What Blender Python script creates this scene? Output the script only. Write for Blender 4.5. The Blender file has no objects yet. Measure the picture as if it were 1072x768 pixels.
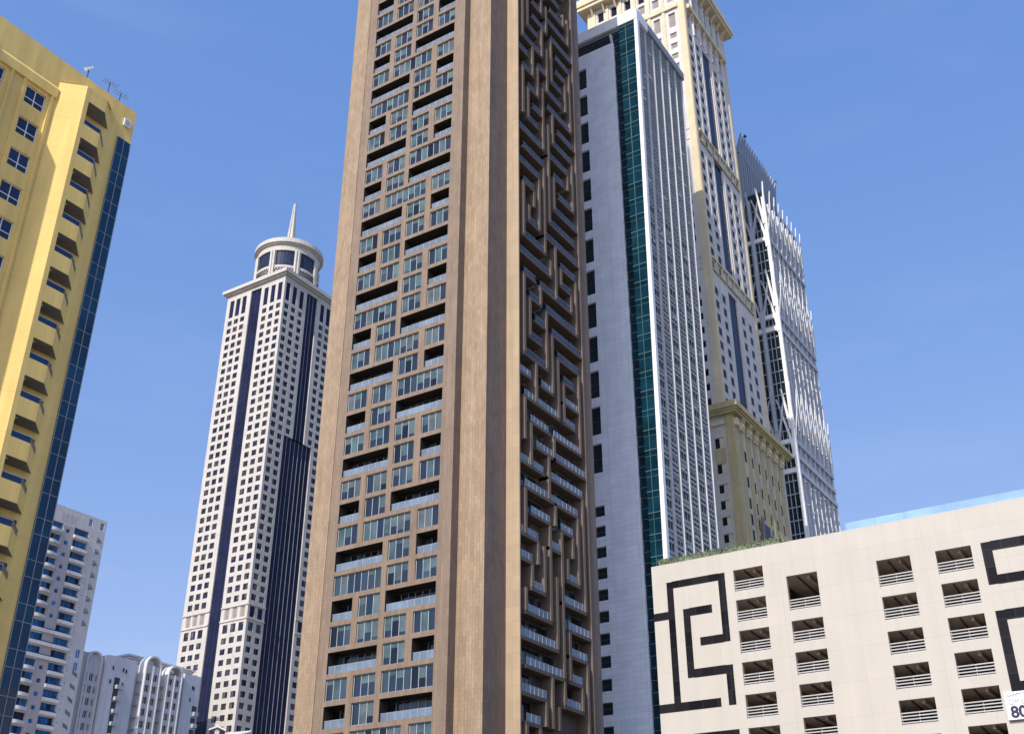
import bpy, math, random
from mathutils import Vector
random.seed(7)
R_ = math.radians
sc = bpy.context.scene

# ------------------------------------------------------------------ camera
# world axes: +X runs away along the street, +Y is across it, Z up
cam = bpy.data.cameras.new("camera"); co = bpy.data.objects.new("camera", cam)
sc.collection.objects.link(co); sc.camera = co
cam.sensor_fit = 'HORIZONTAL'; cam.sensor_width = 36.0
cam.lens = 36.0 * 1162.63 / 1072.0
cam.clip_start = 0.5; cam.clip_end = 9000
co.location = (0, 0, 1.7)
co.rotation_euler = (R_(90 + 28.269), 0, R_(-57.347))
CAM = Vector((0, 0, 1.7))
_m = co.rotation_euler.to_matrix()
def proj(p):
    v = _m.transposed() @ (Vector(p) - CAM)
    if v.z > -0.1: return None
    return (536 + 1162.63 * v.x / -v.z, 384 - 1162.63 * v.y / -v.z)

# ------------------------------------------------------------------ sky, sun, exposure
SUN_EL, SUN_PHI = 43.0, 4.2           # light travels along +X, drifting to +Y
world = bpy.data.worlds.new("World"); sc.world = world; world.use_nodes = True
nt = world.node_tree; nt.nodes.clear()
out = nt.nodes.new('ShaderNodeOutputWorld'); bg = nt.nodes.new('ShaderNodeBackground')
sky = nt.nodes.new('ShaderNodeTexSky'); sky.sky_type = 'NISHITA'; sky.sun_disc = False
sky.sun_elevation = R_(SUN_EL); sky.sun_rotation = R_(270 - SUN_PHI)
sky.air_density = 1.0; sky.dust_density = 1.6; sky.ozone_density = 1.6; sky.altitude = 20
bg.inputs['Strength'].default_value = 0.115
tint = nt.nodes.new('ShaderNodeVectorMath'); tint.operation = 'MULTIPLY'; tint.inputs[1].default_value = (1.0, 1.065, 1.32)   # clearer, deeper desert blue
nt.links.new(sky.outputs[0], tint.inputs[0])
sep = nt.nodes.new('ShaderNodeSeparateXYZ'); cmb = nt.nodes.new('ShaderNodeCombineXYZ'); nt.links.new(tint.outputs[0], sep.inputs[0])
for ch, (gm, am) in enumerate(((0.93, 1.12), (0.62, 1.47), (0.36, 2.75))):      # evens out the sky from zenith to horizon
    pw_ = nt.nodes.new('ShaderNodeMath'); pw_.operation = 'POWER'; pw_.inputs[1].default_value = gm; nt.links.new(sep.outputs[ch], pw_.inputs[0])
    ml_ = nt.nodes.new('ShaderNodeMath'); ml_.operation = 'MULTIPLY'; ml_.inputs[1].default_value = am; nt.links.new(pw_.outputs[0], ml_.inputs[0]); nt.links.new(ml_.outputs[0], cmb.inputs[ch])
wc = nt.nodes.new('ShaderNodeTexCoord'); wm = nt.nodes.new('ShaderNodeMapping'); wm.inputs['Scale'].default_value = (2.0, 2.0, 9.0); wm.inputs['Rotation'].default_value = (0.2, 0.1, 0.6)
wn_ = nt.nodes.new('ShaderNodeTexNoise'); wn_.inputs['Scale'].default_value = 1.6; wn_.inputs['Detail'].default_value = 6; wn_.inputs['Roughness'].default_value = 0.55
wr = nt.nodes.new('ShaderNodeMapRange'); wr.inputs[1].default_value = 0.52; wr.inputs[2].default_value = 0.8; wr.inputs[3].default_value = 0.0; wr.inputs[4].default_value = 0.05
wx = nt.nodes.new('ShaderNodeMix'); wx.data_type = 'RGBA'; wx.inputs[7].default_value = (6.2, 6.6, 7.2, 1)
nt.links.new(wc.outputs['Generated'], wm.inputs[0]); nt.links.new(wm.outputs[0], wn_.inputs['Vector']); nt.links.new(wn_.outputs[0], wr.inputs[0])
nt.links.new(wr.outputs[0], wx.inputs[0]); gmix = nt.nodes.new('ShaderNodeMix'); gmix.data_type = 'RGBA'; gr = nt.nodes.new('ShaderNodeMapRange'); gr.interpolation_type = 'SMOOTHSTEP'
gr.inputs[1].default_value = 1.9; gr.inputs[2].default_value = 3.6; nt.links.new(sep.outputs[0], gr.inputs[0]); nt.links.new(gr.outputs[0], gmix.inputs[0])
nt.links.new(cmb.outputs[0], gmix.inputs[6]); nt.links.new(tint.outputs[0], gmix.inputs[7]); nt.links.new(gmix.outputs[2], wx.inputs[6]); nt.links.new(wx.outputs[2], bg.inputs[0])
nt.links.new(bg.outputs[0], out.inputs[0])
sun = bpy.data.lights.new("sun", 'SUN'); so = bpy.data.objects.new("sun", sun); sc.collection.objects.link(so)
sun.energy = 3.1; sun.angle = R_(0.53); sun.color = (1.0, 0.93, 0.83)
sd = Vector((math.cos(R_(SUN_EL)) * math.cos(R_(SUN_PHI)), math.cos(R_(SUN_EL)) * math.sin(R_(SUN_PHI)), -math.sin(R_(SUN_EL))))
so.rotation_euler = sd.to_track_quat('-Z', 'Y').to_euler(); so.location = (-60, -20, 200)
vs = sc.view_settings; vs.view_transform = 'Standard'; vs.look = 'None'; vs.exposure = 0.55; vs.gamma = 1.0
vs.use_curve_mapping = False

# ------------------------------------------------------------------ materials
MATS = {}
def _n(nt, t, **k):
    n = nt.nodes.new(t)
    for a, b in k.items(): setattr(n, a, b)
    return n
def wallmat(name, col, var=0.08, brick=None, rough=0.75, streak=0.10, vert=False, mortar=0.8, msize=0.02, bvar=0.12, spec=0.3):
    m = bpy.data.materials.new(name); m.use_nodes = True; t = m.node_tree; L = t.links
    b = t.nodes['Principled BSDF']; b.inputs['Roughness'].default_value = rough
    b.inputs['Specular IOR Level'].default_value = spec
    tc = _n(t, 'ShaderNodeTexCoord'); sx = _n(t, 'ShaderNodeSeparateXYZ'); L.new(tc.outputs['Object'], sx.inputs[0])
    ad = _n(t, 'ShaderNodeMath', operation='ADD'); L.new(sx.outputs[0], ad.inputs[0]); L.new(sx.outputs[1], ad.inputs[1])
    base = _n(t, 'ShaderNodeRGB'); base.outputs[0].default_value = (*col, 1); cur = base.outputs[0]
    if brick:
        cb = _n(t, 'ShaderNodeCombineXYZ')
        a, c = (sx.outputs[2], ad.outputs[0]) if vert else (ad.outputs[0], sx.outputs[2])
        L.new(a, cb.inputs[0]); L.new(c, cb.inputs[1])
        br = _n(t, 'ShaderNodeTexBrick'); L.new(cb.outputs[0], br.inputs['Vector'])
        br.offset = brick[2] if len(brick) > 2 else 0.5
        br.inputs['Scale'].default_value = 1.0
        br.inputs['Brick Width'].default_value = brick[0]; br.inputs['Row Height'].default_value = brick[1]
        br.inputs['Mortar Size'].default_value = msize; br.inputs['Mortar Smooth'].default_value = 0.1
        br.inputs['Color1'].default_value = (*[min(1, x * (1 + bvar)) for x in col], 1)
        br.inputs['Color2'].default_value = (*[x * (1 - bvar) for x in col], 1)
        br.inputs['Mortar'].default_value = (*[x * mortar for x in col], 1)
        cur = br.outputs['Color']
    # broad mottling and vertical weathering streaks
    for sc_, amt, zf in ((0.35, var, 1.0), (1.3, streak, 0.05)):
        mp = _n(t, 'ShaderNodeMapping'); L.new(tc.outputs['Object'], mp.inputs[0]); mp.inputs['Scale'].default_value = (1, 1, zf)
        no = _n(t, 'ShaderNodeTexNoise'); L.new(mp.outputs[0], no.inputs['Vector'])
        no.inputs['Scale'].default_value = sc_; no.inputs['Detail'].default_value = 5
        mr = _n(t, 'ShaderNodeMapRange'); L.new(no.outputs[0], mr.inputs[0])
        mr.inputs[1].default_value = 0.3; mr.inputs[2].default_value = 0.7
        mr.inputs[3].default_value = 1 - amt; mr.inputs[4].default_value = 1 + amt * 0.6
        mx = _n(t, 'ShaderNodeVectorMath', operation='MULTIPLY'); L.new(cur, mx.inputs[0]); L.new(mr.outputs[0], mx.inputs[1])
        cur = mx.outputs[0]
    L.new(cur, b.inputs['Base Color'])
    MATS[name] = m; return m
def glassmat(name, col, rough=0.06, ior=1.7, metal=0.0, alpha=1.0, wob=0.012, var=0.25, vscale=0.25):
    m = bpy.data.materials.new(name); m.use_nodes = True; t = m.node_tree; L = t.links
    b = t.nodes['Principled BSDF']; b.inputs['Roughness'].default_value = rough; b.inputs['IOR'].default_value = ior
    b.inputs['Metallic'].default_value = metal; b.inputs['Alpha'].default_value = alpha
    geo = _n(t, 'ShaderNodeNewGeometry')
    wn = _n(t, 'ShaderNodeTexNoise'); L.new(geo.outputs['Position'], wn.inputs['Vector']); wn.inputs['Scale'].default_value = vscale; wn.inputs['Detail'].default_value = 2
    mr = _n(t, 'ShaderNodeMapRange'); L.new(wn.outputs[0], mr.inputs[0]); mr.inputs[1].default_value = .3; mr.inputs[2].default_value = .7
    mr.inputs[3].default_value = 1 - var; mr.inputs[4].default_value = 1 + var
    c = _n(t, 'ShaderNodeRGB'); c.outputs[0].default_value = (*col, 1)
    mx = _n(t, 'ShaderNodeVectorMath', operation='MULTIPLY'); L.new(c.outputs[0], mx.inputs[0]); L.new(mr.outputs[0], mx.inputs[1])
    L.new(mx.outputs[0], b.inputs['Base Color'])
    if wob:
        n2 = _n(t, 'ShaderNodeTexNoise'); L.new(geo.outputs['Position'], n2.inputs['Vector']); n2.inputs['Scale'].default_value = 0.6
        bp = _n(t, 'ShaderNodeBump'); bp.inputs['Strength'].default_value = 0.15; bp.inputs['Distance'].default_value = wob * 4
        L.new(n2.outputs[0], bp.inputs['Height']); L.new(bp.outputs[0], b.inputs['Normal'])
    MATS[name] = m; return m

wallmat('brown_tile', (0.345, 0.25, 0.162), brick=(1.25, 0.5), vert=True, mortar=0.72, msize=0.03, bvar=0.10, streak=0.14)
wallmat('brown_frame', (0.245, 0.18, 0.13), brick=(1.25, 0.5), vert=True, mortar=0.8, msize=0.03, bvar=0.07, streak=0.16)
wallmat('beige_stone', (0.43, 0.325, 0.215), brick=(1.5, 2.1, 0.0), mortar=0.75, msize=0.02, bvar=0.05)
wallmat('brown_fin', (0.125, 0.094, 0.073), var=0.1, streak=0.15)
wallmat('maze_back', (0.13, 0.098, 0.077), var=0.12)
wallmat('loggia_shade', (0.045, 0.04, 0.037), var=0.1)  # near-black: the shade inside the balcony recesses is put into the colour
wallmat('fin_stone', (0.175, 0.133, 0.102), var=0.1, streak=0.15)
wallmat('brown_deep', (0.20, 0.145, 0.105), var=0.12)
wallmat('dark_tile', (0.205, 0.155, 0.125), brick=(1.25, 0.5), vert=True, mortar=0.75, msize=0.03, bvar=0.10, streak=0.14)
glassmat('tower_glass', (0.010, 0.022, 0.04), ior=1.5)
glassmat('blind_glass', (0.062, 0.105, 0.115), ior=1.4, rough=0.12, var=0.35, vscale=0.5)
glassmat('tower_glass_dim', (0.006, 0.012, 0.02), ior=1.35); glassmat('tower_glass_pale', (0.03, 0.055, 0.075), ior=1.5)
glassmat('blind_grey', (0.085, 0.11, 0.115), ior=1.4, rough=0.12, var=0.3, vscale=0.5); glassmat('blind_pale', (0.09, 0.135, 0.14), ior=1.4, rough=0.12, var=0.3, vscale=0.5)
glassmat('shade_glass', (0.008, 0.012, 0.018), ior=1.5, var=0.5)
glassmat('rail_glass', (0.25, 0.33, 0.43), ior=1.5, alpha=0.5, rough=0.08)
glassmat('rail_dark', (0.06, 0.09, 0.15), ior=1.45, alpha=0.6, rough=0.08)
glassmat('rail_clear', (0.35, 0.55, 0.72), ior=1.45, alpha=0.4, rough=0.08)
glassmat('rail_glass_blue', (0.012, 0.04, 0.12), ior=1.45, alpha=0.92, rough=0.08)
wallmat('alu', (0.42, 0.43, 0.44), rough=0.45, streak=0.05)
wallmat('dark_metal', (0.07, 0.065, 0.065), rough=0.5)
wallmat('fin_metal', (0.56, 0.575, 0.585), rough=0.45, streak=0.05)
wallmat('white_metal', (0.80, 0.80, 0.79), rough=0.45, streak=0.05)

wallmat('yellow_render', (0.85, 0.605, 0.20), var=0.07, brick=(40.0, 3.4, 0.0), mortar=0.86, msize=0.025, bvar=0.02, streak=0.13)
wallmat('slat_soffit', (0.55, 0.53, 0.54), brick=(30.0, 0.16, 0.0), mortar=0.45, msize=0.03, bvar=0.06)
glassmat('sea_glass', (0.006, 0.045, 0.10), ior=1.4, var=0.35)
glassmat('navy_glass', (0.006, 0.022, 0.065), ior=1.5, var=0.3)

wallmat('white_stone', (0.54, 0.505, 0.45), brick=(2.9, 3.4, 0.0), mortar=0.85, msize=0.03, bvar=0.03, streak=0.06)
glassmat('bronze_glass', (0.045, 0.032, 0.034), ior=1.5, var=0.5)
glassmat('bronze_blind', (0.11, 0.09, 0.085), ior=1.4, var=0.3)
glassmat('violet_glass', (0.018, 0.021, 0.052), ior=1.17, var=0.2)

wallmat('silver_panel', (0.71, 0.765, 0.84), brick=(2.6, 0.95, 0.0), mortar=0.72, msize=0.025, bvar=0.04, rough=0.45, streak=0.05)
wallmat('white_panel', (0.82, 0.83, 0.84), brick=(3.3, 8.0, 0.0), mortar=0.7, msize=0.03, bvar=0.02, rough=0.4, streak=0.04)
glassmat('teal_glass', (0.004, 0.031, 0.052), ior=1.45, var=0.35)
glassmat('teal_dark', (0.003, 0.02, 0.035), ior=1.6, var=0.3)
wallmat('screen_dark', (0.035, 0.045, 0.055), rough=0.5)
wallmat('louvre', (0.36, 0.38, 0.375), rough=0.5, streak=0.08)

wallmat('cream_stone', (0.67, 0.565, 0.375), brick=(1.6, 3.72, 0.0), mortar=0.86, msize=0.03, bvar=0.03, streak=0.08)
wallmat('pale_stone', (0.62, 0.595, 0.56), brick=(2.1, 3.72, 0.0), mortar=0.8, msize=0.03, bvar=0.03, streak=0.08)
wallmat('ochre_stone', (0.46, 0.385, 0.20), brick=(0.8, 0.6), mortar=0.82, msize=0.02, bvar=0.05, streak=0.10)
wallmat('grey_stone', (0.56, 0.52, 0.45), brick=(1.2, 0.9), mortar=0.85, msize=0.02, bvar=0.04, streak=0.10)
glassmat('brown_glass', (0.018, 0.017, 0.024), ior=1.12, var=0.4)
wallmat('louvre_window', (0.36, 0.31, 0.27), brick=(9.0, 0.3, 0.0), mortar=0.55, msize=0.06)

wallmat('white_rib', (0.80, 0.79, 0.77), streak=0.06, rough=0.5)
wallmat('pale_rib', (0.62, 0.64, 0.66), streak=0.06, rough=0.5)
wallmat('slate_rib', (0.27, 0.30, 0.35), streak=0.06, rough=0.5)
wallmat('teal_metal', (0.075, 0.175, 0.19), streak=0.05, rough=0.4)
wallmat('grey_rib', (0.47, 0.50, 0.54), streak=0.06, rough=0.5)
glassmat('blue_glass', (0.045, 0.075, 0.14), ior=1.18, var=0.3)
glassmat('green_black_glass', (0.006, 0.02, 0.024), ior=1.6, var=0.5, vscale=0.4)

wallmat('garage_panel', (0.50, 0.462, 0.395), brick=(3.55, 3.12, 0.0), mortar=0.86, msize=0.022, bvar=0.015, var=0.03, streak=0.04, rough=0.6)
wallmat('rail_paint', (0.47, 0.455, 0.43), streak=0.1, rough=0.5)
wallmat('concrete_inside', (0.56, 0.48, 0.42), var=0.12, streak=0.1)
wallmat('black_granite', (0.012, 0.011, 0.013), brick=(1.6, 1.6, 0.0), mortar=4.0, msize=0.016, bvar=0.5, rough=0.3, spec=0.12)
wallmat('leaf_green', (0.16, 0.20, 0.12), var=0.4, streak=0.0, rough=0.7)
wallmat('leaf_pale', (0.26, 0.295, 0.20), var=0.4, streak=0.0, rough=0.7)

wallmat('pale_render', (0.68, 0.65, 0.635), var=0.06, streak=0.10)
wallmat('taupe_render', (0.50, 0.46, 0.46), var=0.06, streak=0.10)
wallmat('white_render', (0.74, 0.72, 0.695), var=0.04, streak=0.08)
glassmat('azure_glass', (0.015, 0.15, 0.42), ior=1.6, var=0.6, vscale=0.35)
wallmat('bluegrey_render', (0.57, 0.59, 0.64), var=0.05, streak=0.12)
wallmat('sign_white', (0.86, 0.87, 0.90), var=0.02, streak=0.02, rough=0.4)
wallmat('sign_ink', (0.03, 0.03, 0.06), rough=0.5, streak=0.0)
wallmat('sign_grey', (0.34, 0.34, 0.38), rough=0.5, streak=0.0)
wallmat('sand_ground', (0.17, 0.15, 0.12), var=0.15, streak=0.0, rough=0.9)
wallmat('asphalt', (0.055, 0.055, 0.058), var=0.15, streak=0.0, rough=0.9)
wallmat('paving', (0.36, 0.33, 0.29), brick=(0.6, 0.6, 0.0), mortar=0.7, var=0.1, streak=0.0, rough=0.85)
wallmat('road_paint', (0.78, 0.78, 0.76), var=0.05, streak=0.0)

# ------------------------------------------------------------------ mesh helpers
class MB:
    def __init__(s): s.v = []; s.f = []; s.m = []; s.names = []
    def mi(s, n):
        if n not in s.names: s.names.append(n)
        return s.names.index(n)
    def poly(s, pts, mat):
        b = len(s.v); s.v += [tuple(p) for p in pts]; s.f.append(tuple(range(b, b + len(pts)))); s.m.append(s.mi(mat))
    def hexa(s, c, mat):                       # 8 corners: 4 of one end, 4 of the other
        b = len(s.v); s.v += [tuple(p) for p in c]; k = s.mi(mat)
        for f in ((0, 3, 2, 1), (4, 5, 6, 7), (0, 1, 5, 4), (1, 2, 6, 5), (2, 3, 7, 6), (3, 0, 4, 7)):
            s.f.append(tuple(b + i for i in f)); s.m.append(k)
    def box(s, x0, x1, y0, y1, z0, z1, mat):
        s.hexa([(x0, y0, z0), (x1, y0, z0), (x1, y1, z0), (x0, y1, z0), (x0, y0, z1), (x1, y0, z1), (x1, y1, z1), (x0, y1, z1)], mat)
    def fb(s, P, u0, u1, z0, z1, d0, d1, mat):  # box on a facade
        s.hexa([P(u0, z0, d0), P(u1, z0, d0), P(u1, z0, d1), P(u0, z0, d1), P(u0, z1, d0), P(u1, z1, d0), P(u1, z1, d1), P(u0, z1, d1)], mat)
    def fq(s, P, u0, u1, z0, z1, d, mat):
        s.poly([P(u0, z0, d), P(u1, z0, d), P(u1, z1, d), P(u0, z1, d)], mat)
    def bar(s, a, b, w, mat, w2=None):
        a = Vector(a); b = Vector(b); t = (b - a).normalized(); w2 = w if w2 is None else w2
        up = Vector((0, 0, 1)) if abs(t.z) < 0.9 else Vector((1, 0, 0))
        n = t.cross(up).normalized(); m = n.cross(t)
        c = [a + n * i * w / 2 + m * j * w / 2 for i, j in ((-1, -1), (1, -1), (1, 1), (-1, 1))]
        c += [b + n * i * w2 / 2 + m * j * w2 / 2 for i, j in ((-1, -1), (1, -1), (1, 1), (-1, 1))]
        s.hexa(c, mat)
    def tube(s, pts, w, mat, w2=None):
        n = len(pts) - 1
        for i in range(n):
            a = w if w2 is None else w + (w2 - w) * i / n; b = w if w2 is None else w + (w2 - w) * (i + 1) / n
            s.bar(pts[i], pts[i + 1], a, mat, b)
    def ring(s, c, r0, r1, z0, z1, mat, n=48, a0=0, a1=2 * math.pi):
        full = abs(a1 - a0) > 6.28
        for i in range(n):
            p, q = a0 + (a1 - a0) * i / n, a0 + (a1 - a0) * (i + 1) / n
            g = lambda a, r, z: (c[0] + r * math.cos(a), c[1] + r * math.sin(a), z)
            s.poly([g(p, r1, z0), g(q, r1, z0), g(q, r1, z1), g(p, r1, z1)], mat)
            s.poly([g(p, r0, z0), g(q, r0, z0), g(q, r1, z0), g(p, r1, z0)], mat)
            s.poly([g(p, r0, z1), g(q, r0, z1), g(q, r1, z1), g(p, r1, z1)], mat)
            if r0 > 0: s.poly([g(p, r0, z0), g(q, r0, z0), g(q, r0, z1), g(p, r0, z1)], mat)
    def mesh(s, name, off=(0, 0, 0), fn=None):
        me = bpy.data.meshes.new(name)
        vs_ = [fn(v) for v in s.v] if fn else s.v
        me.from_pydata([(v[0] - off[0], v[1] - off[1], v[2] - off[2]) for v in vs_], [], s.f)
        for n in s.names: me.materials.append(MATS[n])
        me.polygons.foreach_set('material_index', s.m); me.update(); return me

def link(name, me, parent=None, loc=(0, 0, 0), label=None):
    o = bpy.data.objects.new(name, me); sc.collection.objects.link(o); o.location = loc
    if parent is not None: o.parent = parent
    if label: o['label'] = label
    return o
def thing(name, label, cat, loc, group=None):
    o = bpy.data.objects.new(name, None); sc.collection.objects.link(o); o.location = loc; o.empty_display_size = 2
    o['label'] = label; o['category'] = cat
    if group: o['group'] = group
    return o
def part(name, mb, root, label=None, fn=None):
    return link(name, mb.mesh(name, root.location, fn), root, (0, 0, 0), label)

def face(kind, c, ou=0, oz=0):
    if kind == 'L': return lambda u, z, d: (c + d, ou + u, oz + z)     # looks towards -X
    return lambda u, z, d: (ou + u, c + d, oz + z)                      # looks towards -Y
def wall(mb, P, u0, u1, z0, z1, holes, mat, depth=0.25, rev=None):
    rev = rev or mat
    us = sorted({u0, u1, *[round(x, 4) for h in holes for x in h[:2]]}); zs = sorted({z0, z1, *[round(x, 4) for h in holes for x in h[2:4]]})
    us = [u for u in us if u0 - 1e-6 <= u <= u1 + 1e-6]; zs = [z for z in zs if z0 - 1e-6 <= z <= z1 + 1e-6]
    iu = {round(u, 4): i for i, u in enumerate(us)}; iz = {round(z, 4): i for i, z in enumerate(zs)}
    solid = [[True] * (len(zs) - 1) for _ in range(len(us) - 1)]
    for h in holes:
        a, b = iu.get(round(h[0], 4)), iu.get(round(h[1], 4)); c, e = iz.get(round(h[2], 4)), iz.get(round(h[3], 4))
        if None in (a, b, c, e): continue
        for i in range(a, b):
            for j in range(c, e): solid[i][j] = False
        d = h[4] if len(h) > 4 else depth
        rv = 'loggia_shade' if len(h) > 5 and h[5] == 'balc' else rev
        mb.poly([P(h[0], h[2], 0), P(h[1], h[2], 0), P(h[1], h[2], d), P(h[0], h[2], d)], rv)
        mb.poly([P(h[0], h[3], 0), P(h[1], h[3], 0), P(h[1], h[3], d), P(h[0], h[3], d)], rv)
        mb.poly([P(h[0], h[2], 0), P(h[0], h[3], 0), P(h[0], h[3], d), P(h[0], h[2], d)], rv)
        mb.poly([P(h[1], h[2], 0), P(h[1], h[3], 0), P(h[1], h[3], d), P(h[1], h[2], d)], rv)
    for i in range(len(us) - 1):
        j = 0
        while j < len(zs) - 1:
            if not solid[i][j]: j += 1; continue
            k = j
            while k < len(zs) - 1 and solid[i][k]: k += 1
            mb.fq(P, us[i], us[i + 1], zs[j], zs[k], 0, mat); j = k
def area(P, it):
    q = [proj(P(it[a], it[b], 0)) for a, b in ((0, 2), (1, 2), (1, 3), (0, 3))]
    if None in q: return -1
    a = abs(sum(q[i][0] * q[(i + 1) % 4][1] - q[(i + 1) % 4][0] * q[i][1] for i in range(4))) / 2
    cx = sum(p[0] for p in q) / 4; cy = sum(p[1] for p in q) / 4
    return a if (0 <= cx <= 1072 and 0 <= cy <= 768) else a * 1e-3
CACHE = {}
class Openings:
    """the windows (or other repeated openings) of one building: the ones that show largest become parts"""
    def __init__(s, root, name, limit=100): s.root = root; s.name = name; s.limit = limit; s.items = []
    def add(s, kind, c, it, maker, nvar=1): s.items.append((area(face(kind, c), it), kind, c, it, maker, nvar))
    def emit(s, tag, labels=None):
        s.items.sort(key=lambda t: -t[0]); rl = s.root.location
        rest = MB()
        for n, (a, kind, c, it, maker, nvar) in enumerate(s.items):
            w, h = it[1] - it[0], it[3] - it[2]; var = random.randrange(nvar)
            d = it[4] if len(it) > 4 else 0.25
            if n < s.limit:
                key = (tag, kind, round(w, 2), round(h, 2), round(d, 2), var, maker.__name__)
                if key not in CACHE:
                    mb = MB(); maker(mb, face(kind, 0), -w / 2, w / 2, -h / 2, h / 2, d, random.Random(str(key)))
                    CACHE[key] = mb.mesh(s.name)
                p = Vector(face(kind, c)((it[0] + it[1]) / 2, (it[2] + it[3]) / 2, 0))
                link(s.name, CACHE[key], s.root, p - rl)
            else:
                maker(rest, face(kind, c), it[0], it[1], it[2], it[3], d, random.Random(n * 7 + var))
        if rest.v:
            o = part(s.name, rest, s.root); o['kind'] = 'stuff'

# window builders: (mb, P, u0,u1,z0,z1, depth, rng)
def mk_window(glass, bar, panes=2, bw=0.08, blind=None, pb=0.0, trans=0.0):
    def f(mb, P, u0, u1, z0, z1, d, rng):
        n = panes
        for i in range(n):
            a, b = u0 + (u1 - u0) * i / n, u0 + (u1 - u0) * (i + 1) / n
            zc = z0
            gl = rng.choice(glass) if isinstance(glass, tuple) else glass; bd = rng.choice(blind) if isinstance(blind, tuple) else blind
            if blind and rng.random() < pb:
                zc = z1 - (z1 - z0) * rng.choice((0.25, 0.4, 0.55, 0.65, 0.8, 1.0, 1.0)); mb.fq(P, a, b, zc, z1, d, bd)
                if zc - z0 > 0.05: mb.fq(P, a, b, z0, zc, d, gl)
            else: mb.fq(P, a, b, z0, z1, d, gl)
            if i: mb.fb(P, a - bw / 2, a + bw / 2, z0, z1, d - 0.07, d - 0.003, bar)
        for (a, b, c, e) in ((u0, u0 + bw, z0, z1), (u1 - bw, u1, z0, z1), (u0 + bw, u1 - bw, z0, z0 + bw), (u0 + bw, u1 - bw, z1 - bw, z1)):
            mb.fb(P, a, b, c, e, d - 0.06, d - 0.004, bar)
        if trans: mb.fb(P, u0 + bw, u1 - bw, z0 + (z1 - z0) * trans - bw / 2, z0 + (z1 - z0) * trans + bw / 2, d - 0.065, d - 0.005, bar)
    f.__name__ = 'win_%s_%s_%d_%.2f_%.2f' % (str(glass), bar, panes, pb, trans)
    return f

# ------------------------------------------------------------------ ground and street
def structure(name, mb):
    o = link(name, mb.mesh(name)); o['kind'] = 'structure'; return o
g = MB(); g.poly([(-4000, -4000, 0), (4000, -4000, 0), (4000, 4000, 0), (-4000, 4000, 0)], 'sand_ground'); structure('ground', g)
g = MB(); g.poly([(-300, -34, 0.004), (900, -34, 0.004), (900, -6, 0.004), (-300, -6, 0.004)], 'asphalt')
for i in range(-40, 120):
    g.poly([(i * 8, -20.1, 0.008), (i * 8 + 3, -20.1, 0.008), (i * 8 + 3, -19.9, 0.008), (i * 8, -19.9, 0.008)], 'road_paint')
structure('road', g)
g = MB(); g.box(-300, 900, -6, 3, 0.004, 0.13, 'paving'); structure('pavement', g)

# ================================================================== brown maze tower
XA, YA, X1, Y1, X2, Y2 = 116.46, 84.50, 118.11, 80.10, 123.435, 77.853
XE, YE, HT = 145.9, 110.2, 250.0
bt = thing('maze_tower', 'tall brown tower in the middle with a maze of balconies on its right side', 'tower', (XA, YA, 0))
LA = face('L', XA)
def zrow(r): return 29.55 + 3.647 * r
BAY = [(105.0, 101.2), (100.15, 96.3), (95.35, 91.6), (90.4, 86.73)]
odd = {1: 'c', 3: 'w', 5: 'a', 7: 'b', 9: 'w', 11: 'w', 13: 'c', 15: 'b', 17: 'a', 19: 'w', 21: 'w', 23: 'b', 25: 'c', 27: 'w', 29: 'a', 31: 'b', 33: 'w', 35: 'w', -1: 'b'}
cells = []
for r in range(-7, 59):
    z0 = zrow(r); z1 = z0 + 2.95
    if r % 2:
        p = odd.get(r, 'wabcw'[(r * 7) % 5])
        sp = {'w': [(0, 0), (1, 1), (2, 2), (3, 3)], 'a': [(0, 1), (2, 2), (3, 3)], 'b': [(0, 0), (1, 2), (3, 3)], 'c': [(0, 0), (1, 1), (2, 3)]}[p]
        cells += [('win', BAY[b][1], BAY[a][0], z0, z1) for a, b in sp]
    else:
        sp = [('balc', 0, 0), ('win', 1, 1), ('balc', 2, 3)] if (r // 2) % 2 == 0 else [('balc', 0, 1), ('win', 2, 2), ('balc', 3, 3)]
        cells += [(k, BAY[b][1], BAY[a][0], z0, z1) for k, a, b in sp]
mb = MB()
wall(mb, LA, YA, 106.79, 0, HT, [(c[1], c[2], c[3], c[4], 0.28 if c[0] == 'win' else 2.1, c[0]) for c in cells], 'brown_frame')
part('facade_frame', mb, bt)
# tiled strips: left pilaster, corner strips and the returns between them
mb = MB()
mb.box(XA - 0.12, XA + 3, 106.79, YE, 0, HT, 'brown_tile'); part('pilaster', mb, bt)
mb = MB()
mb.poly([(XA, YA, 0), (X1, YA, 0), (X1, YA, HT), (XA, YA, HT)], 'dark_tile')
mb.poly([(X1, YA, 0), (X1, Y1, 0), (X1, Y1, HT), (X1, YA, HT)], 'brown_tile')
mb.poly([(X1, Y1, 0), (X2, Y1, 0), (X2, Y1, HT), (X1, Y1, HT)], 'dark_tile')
part('corner_strip', mb, bt)
mb = MB()
mb.poly([(X2, Y1, 0), (X2, Y2, 0), (X2, Y2, HT), (X2, Y1, HT)], 'beige_stone')
mb.poly([(X2, Y2, 0), (X2 + 0.25, Y2, 0), (X2 + 0.25, Y2, HT), (X2, Y2, HT)], 'beige_stone')
part('edge_strip', mb, bt)
mb = MB()      # far sides and roof
mb.poly([(XE, Y2, 0), (XE, YE, 0), (XE, YE, HT), (XE, Y2, HT)], 'brown_tile')
mb.poly([(XA, YE, 0), (XE, YE, 0), (XE, YE, HT), (XA, YE, HT)], 'brown_tile')
mb.poly([(XA, YE, HT), (XE, YE, HT), (XE, Y2, HT), (X2, Y2, HT), (X2, Y1, HT), (X1, Y1, HT), (X1, YA, HT), (XA, YA, HT)], 'brown_frame')
part('shell', mb, bt)
ow = Openings(bt, 'window'); nb = 0
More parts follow.
